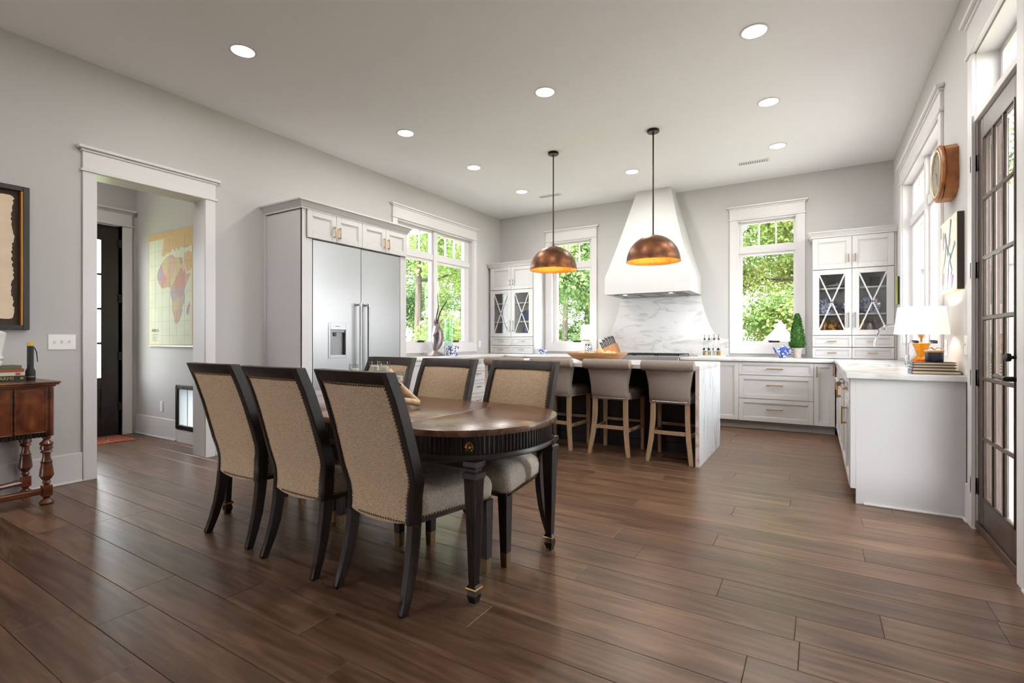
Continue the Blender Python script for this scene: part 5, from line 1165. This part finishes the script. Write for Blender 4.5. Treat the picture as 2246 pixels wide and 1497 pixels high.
lathe_thing('patterned_bowl', [(0, 0), (.045, 0), (.05, .012), (.085, .05), (.108, .085), (.104, .085), (.08, .05), (.04, .02), (0, .018)], -4.0, 7.55, CT, 'delft', 'blue and white bowl beside the corner hutch', 'bowl')
# wooden dough bowl with balls on the island
t = thing('dough_bowl', 'long wooden dough bowl on the island', 'bowl', (-2.08, 5.2, .915))
def br(hx, hy, z): return [(-2.08+hx*sx+dx, 5.2+hy*sy+dy, z) for sx, sy, dx, dy in ((-1, -1, .02, 0), (1, -1, -.02, 0), (1, -1, 0, .03), (1, 1, 0, -.03), (1, 1, -.02, 0), (-1, 1, .02, 0), (-1, 1, 0, -.03), (-1, -1, 0, .03))]
MB().rings([br(.17, .07, .915), br(.25, .115, .945), br(.318, .165, 1.008), br(.304, .152, 1.008), br(.235, .10, .955), br(.16, .06, .932)]).build('shell', 'bowl_wood', t, bevel=.003)
rr = random.Random(2)
for i, (dx, dy, z) in enumerate(((-.16, -.04, .99), (-.09, .03, .985), (-.03, -.05, .985), (.02, .04, .985), (.06, -.03, 1.01), (.12, .03, 1.0), (.125, -.06, .99), (.19, -.01, .99), (-.20, .04, .995), (.03, 0, 1.03))):
    x, y = -2.08+dx, 5.2+dy; r = .035
    one('wooden_ball', MB().lathe([(0, -r)]+[(r*math.sin(PI*k/8), -r*math.cos(PI*k/8)) for k in range(1, 8)]+[(0, r)], 14, (x, y, z)), 'ball_wood', 'pale round wooden ball heaped in the dough bowl', 'ball', (x, y, z), 'pale balls in the dough bowl', angle=80)
# antelope sculpture
t = thing('antelope_sculpture', 'metal antelope head sculpture with long horns at the double window', 'sculpture', (-4.85, 5.71, CT)); X0 = -4.85
q = [(X0-.07, 5.58, CT), (X0+.07, 5.58, CT), (X0+.07, 5.85, CT), (X0-.07, 5.85, CT)]; MB().rings([q, [(X0-.075, 5.575, CT+.006), (X0+.075, 5.575, CT+.006), (X0+.075, 5.855, CT+.006), (X0-.075, 5.855, CT+.006)], [(X0-.014, 5.70, 1.0), (X0+.014, 5.70, 1.0), (X0+.014, 5.73, 1.0), (X0-.014, 5.73, 1.0)]]).build('base', 'gazelle_bronze', t, smooth=False)
MB().tube([(X0, 5.715, .99), (X0, 5.745, 1.04), (X0, 5.775, 1.11), (X0, 5.79, 1.19), (X0, 5.785, 1.27), (X0, 5.765, 1.34), (X0, 5.75, 1.37)], [.02, .055, .078, .085, .078, .055, .03], 14, flat=.7).build('neck', 'gazelle_bronze', t)
MB().tube([(X0+.05, 5.70, 1.10), (X0+.055, 5.71, 1.18), (X0+.05, 5.74, 1.26)], [.004, .02, .01], 8, flat=.5).build('throat', 'label_black', t)
MB().tube([(X0+.01, 5.80, 1.385), (X0+.02, 5.765, 1.37), (X0+.03, 5.72, 1.32), (X0+.035, 5.68, 1.255), (X0+.035, 5.655, 1.222), (X0+.035, 5.645, 1.21)], [.02, .048, .044, .030, .026, .014], 14, flat=.75).build('head', 'gazelle_bronze', t)
MB().tube([(X0, 5.80, 1.38), (X0+.01, 5.845, 1.43), (X0+.01, 5.885, 1.475)], [.008, .022, .004], 8, flat=.4).build('ear', 'gazelle_bronze', t)
MB().tube([(X0+.03, 5.70, 1.36), (X0+.04, 5.675, 1.41), (X0+.04, 5.672, 1.46)], [.008, .016, .004], 8, flat=.4).build('ear', 'gazelle_bronze', t)
MB().tube([(X0+.02, 5.735, 1.39), (X0+.02, 5.725, 1.47), (X0+.02, 5.755, 1.58), (X0+.02, 5.775, 1.66), (X0+.02, 5.765, 1.74), (X0+.02, 5.748, 1.83)], [.014, .012, .01, .008, .006, .002], 8).build('horn', 'bronze_dark', t)
MB().tube([(X0, 5.775, 1.39), (X0, 5.79, 1.47), (X0, 5.83, 1.56), (X0, 5.90, 1.65), (X0, 5.985, 1.74), (X0, 6.075, 1.855)], [.016, .014, .012, .010, .007, .002], 8).build('horn', 'bronze_dark', t)
lathe_thing('glass_vase', [(0, 0), (.062, 0), (.064, .004), (.062, .56), (.064, .562), (.060, .56), (.058, .012), (0, .01)], -4.90, 6.10, CT, 'green_glass', 'tall green-tinted glass cylinder vase behind the square blue pot', 'vase')
b = MB().rings([[(-4.74+r*a, 5.975+r*q, CT+z) for a, q in ((-1, -1), (1, -1), (1, 1), (-1, 1))] for r, z in ((.064, 0), (.064, .008), (.07, .02), (.082, .13), (.086, .145), (.078, .145), (.06, .02))])
one('square_pot', b, 'delft', 'blue and white square pot in front of the glass vase', 'pot', (-4.74, 5.975, CT), bevel=.002)

# ------------------------------------------------------------------ antler candle holder on the dining table
t = thing('antler_candelabra', 'antler candle holder with four glass votives on the dining table', 'candle holder', (-2.2, 2.14, .757))
def ant(pts, rad): MB().tube(pts, rad, 10).build('antler', 'antler', t)
ant([(-2.56, 2.16, .775), (-2.52, 2.15, .85), (-2.44, 2.15, .905), (-2.32, 2.14, .925), (-2.20, 2.13, .925), (-2.10, 2.13, .895), (-2.02, 2.14, .835), (-1.955, 2.16, .785)], [.012, .017, .020, .022, .023, .022, .021, .017])
ant([(-1.955, 2.16, .783), (-1.975, 2.09, .80), (-1.985, 2.02, .812), (-1.955, 1.965, .80), (-1.915, 1.945, .768)], [.020, .018, .015, .012, .007])
ant([(-2.16, 2.13, .945), (-2.10, 2.08, .965), (-2.05, 2.06, .93), (-2.03, 2.05, .885), (-2.04, 2.06, .83), (-2.08, 2.10, .80)], [.010, .016, .018, .017, .014, .010])
ant([(-2.44, 2.15, .90), (-2.46, 2.25, .86), (-2.44, 2.33, .80), (-2.42, 2.36, .768)], [.017, .015, .012, .007])
for x, y, z in ((-2.48, 2.15, .925), (-2.298, 2.15, .945), (-2.205, 2.14, .945), (-2.055, 2.10, .895)):
    MB().lathe([(0, 0), (.010, 0), (.022, .006), (.031, .012), (.033, .07), (.031, .07), (.029, .016), (0, .014)], 18, (x, y, z)).build('votive_glass', 'clear_glass', t)
    MB().lathe([(0, .016), (.027, .016), (.027, .042), (0, .044)], 16, (x, y, z)).build('candle', 'wax', t)
    MB().lathe([(0, -.02), (.014, -.02), (.018, -.004), (.012, .0), (0, 0)], 12, (x, y, z)).build('cup', 'bronze_dark', t)

# ------------------------------------------------------------------ garden: patio umbrella and trees
t = thing('patio_umbrella', 'white patio umbrella outside the small window', 'umbrella', (-.60, 10.8, -.04)); c = (-.6, 10.8)
def octo(r, z, dz=0): return [(c[0]+r*(1 if j % 2 == 0 else .93)*math.cos(2*PI*j/16+.2), c[1]+r*(1 if j % 2 == 0 else .93)*math.sin(2*PI*j/16+.2), z-(dz if j % 2 else 0)) for j in range(16)]
MB().rings([octo(.012, 1.512), octo(.105, 1.40, .012)]).build('vent_cap', 'umbrella_cloth', t, smooth=False)
MB().rings([octo(.06, 1.405), octo(.20, 1.25), octo(.36, 1.06), octo(.66, .72), octo(.66, .60, .05)], cap=False).build('canopy', 'umbrella_cloth', t, smooth=False)
MB().tube([(c[0], c[1], -.04), (c[0], c[1], 1.53)], .022, 8).build('pole', 'oak_pale', t)
def make_tree(seed, leaf, h, cr, n):
    r = random.Random(seed); t = thing('tree', 'x', 'tree', group='woodland trees outside the windows', local=True)
    tr = MB(); top = Vector((r.uniform(-.4, .4), r.uniform(-.4, .4), h*.95))
    tr.tube([(0, 0, 0), top*.3+Vector((.1, 0, 0)), top*.6, top], [.16, .13, .09, .02], 8); tips = []
    for i in range(13):
        z = r.uniform(.22, .92); p = top*z; a = r.uniform(0, 2*PI); L = cr*r.uniform(.6, 1.0)*(1.15-z*.55)
        e = p+Vector((math.cos(a)*L, math.sin(a)*L, L*r.uniform(.1, .6))); m_ = (p+e)/2+Vector((0, 0, -.12))
        tr.tube([p, m_, e], [.05, .035, .01], 5); tips += [e, m_, (m_+e)/2]
    tr.build('trunk', 'bark', t)
    bl = [(q, r.uniform(.45, .95)) for q in tips for _ in range(2)]
    b = MB(); vs = []; fs = []
    for i in range(n):
        q, R = bl[r.randrange(len(bl))]; v = Vector((r.gauss(0, 1), r.gauss(0, 1), r.gauss(0, .8))); v = v.normalized()*R*r.random()**.45
        p = q+v; d = Vector((r.gauss(0, 1), r.gauss(0, 1), r.gauss(-.2, .6))).normalized(); e = d.orthogonal().normalized(); a = r.uniform(0, 6.3); e = e*math.cos(a)+d.cross(e)*math.sin(a); s = r.uniform(.035, .065)
        k = len(vs); vs += [tuple(p), tuple(p+d*s+e*s*.62), tuple(p+d*s*2), tuple(p+d*s-e*s*.62)]; fs.append((k, k+1, k+2, k+3))
    b.v = vs; b.f = fs; o = b.build('foliage', leaf, t, kind='stuff', smooth=False)
    return t
protos = [make_tree(21, 'leaf_green', 10.5, 2.7, 22000), make_tree(22, 'leaf_yellow', 10.0, 2.5, 20000), make_tree(23, 'leaf_deep', 11.5, 2.8, 22000)]
SP = [(-9.6, 10.6, 0), (-11.2, 13.2, 0), (-12.8, 11.2, 2), (-14.5, 15.5, 2), (-9.2, 13.8, 1), (-12.0, 17.5, 0), (-8.6, 15.8, 0), (-6.6, 13.6, 0), (-5.2, 15.2, 1), (-7.2, 17.8, 2), (-4.4, 13.0, 2), (-1.9, 15.0, 0), (-.75, 15.6, 1), (.6, 16.6, 0), (-2.6, 18.5, 2), (-.2, 19.5, 2), (2.2, 15.0, 0), (3.9, 17.0, 2), (-15.5, 20, 2), (-10.3, 21, 2), (-4.8, 20.5, 0), (1.6, 21, 0)]
used = set(); rr = random.Random(9)
TL = ['bright green leafy tree in the woods beyond the windows', 'yellow-green leafy tree in the woods beyond the windows', 'deeper green tree in the woods beyond the windows']
for x, y, k in SP:
    o = protos[k] if k not in used else copy_tree(protos[k]); used.add(k)
    o.location = (x, y, -3.2); o.rotation_euler = (0, 0, rr.uniform(0, 6.28)); s = rr.uniform(.85, 1.15); o.scale = (s, s, s); o['label'] = TL[k]; o['group'] = ('bright green', 'yellow-green', 'deeper green')[k]+' woodland trees'
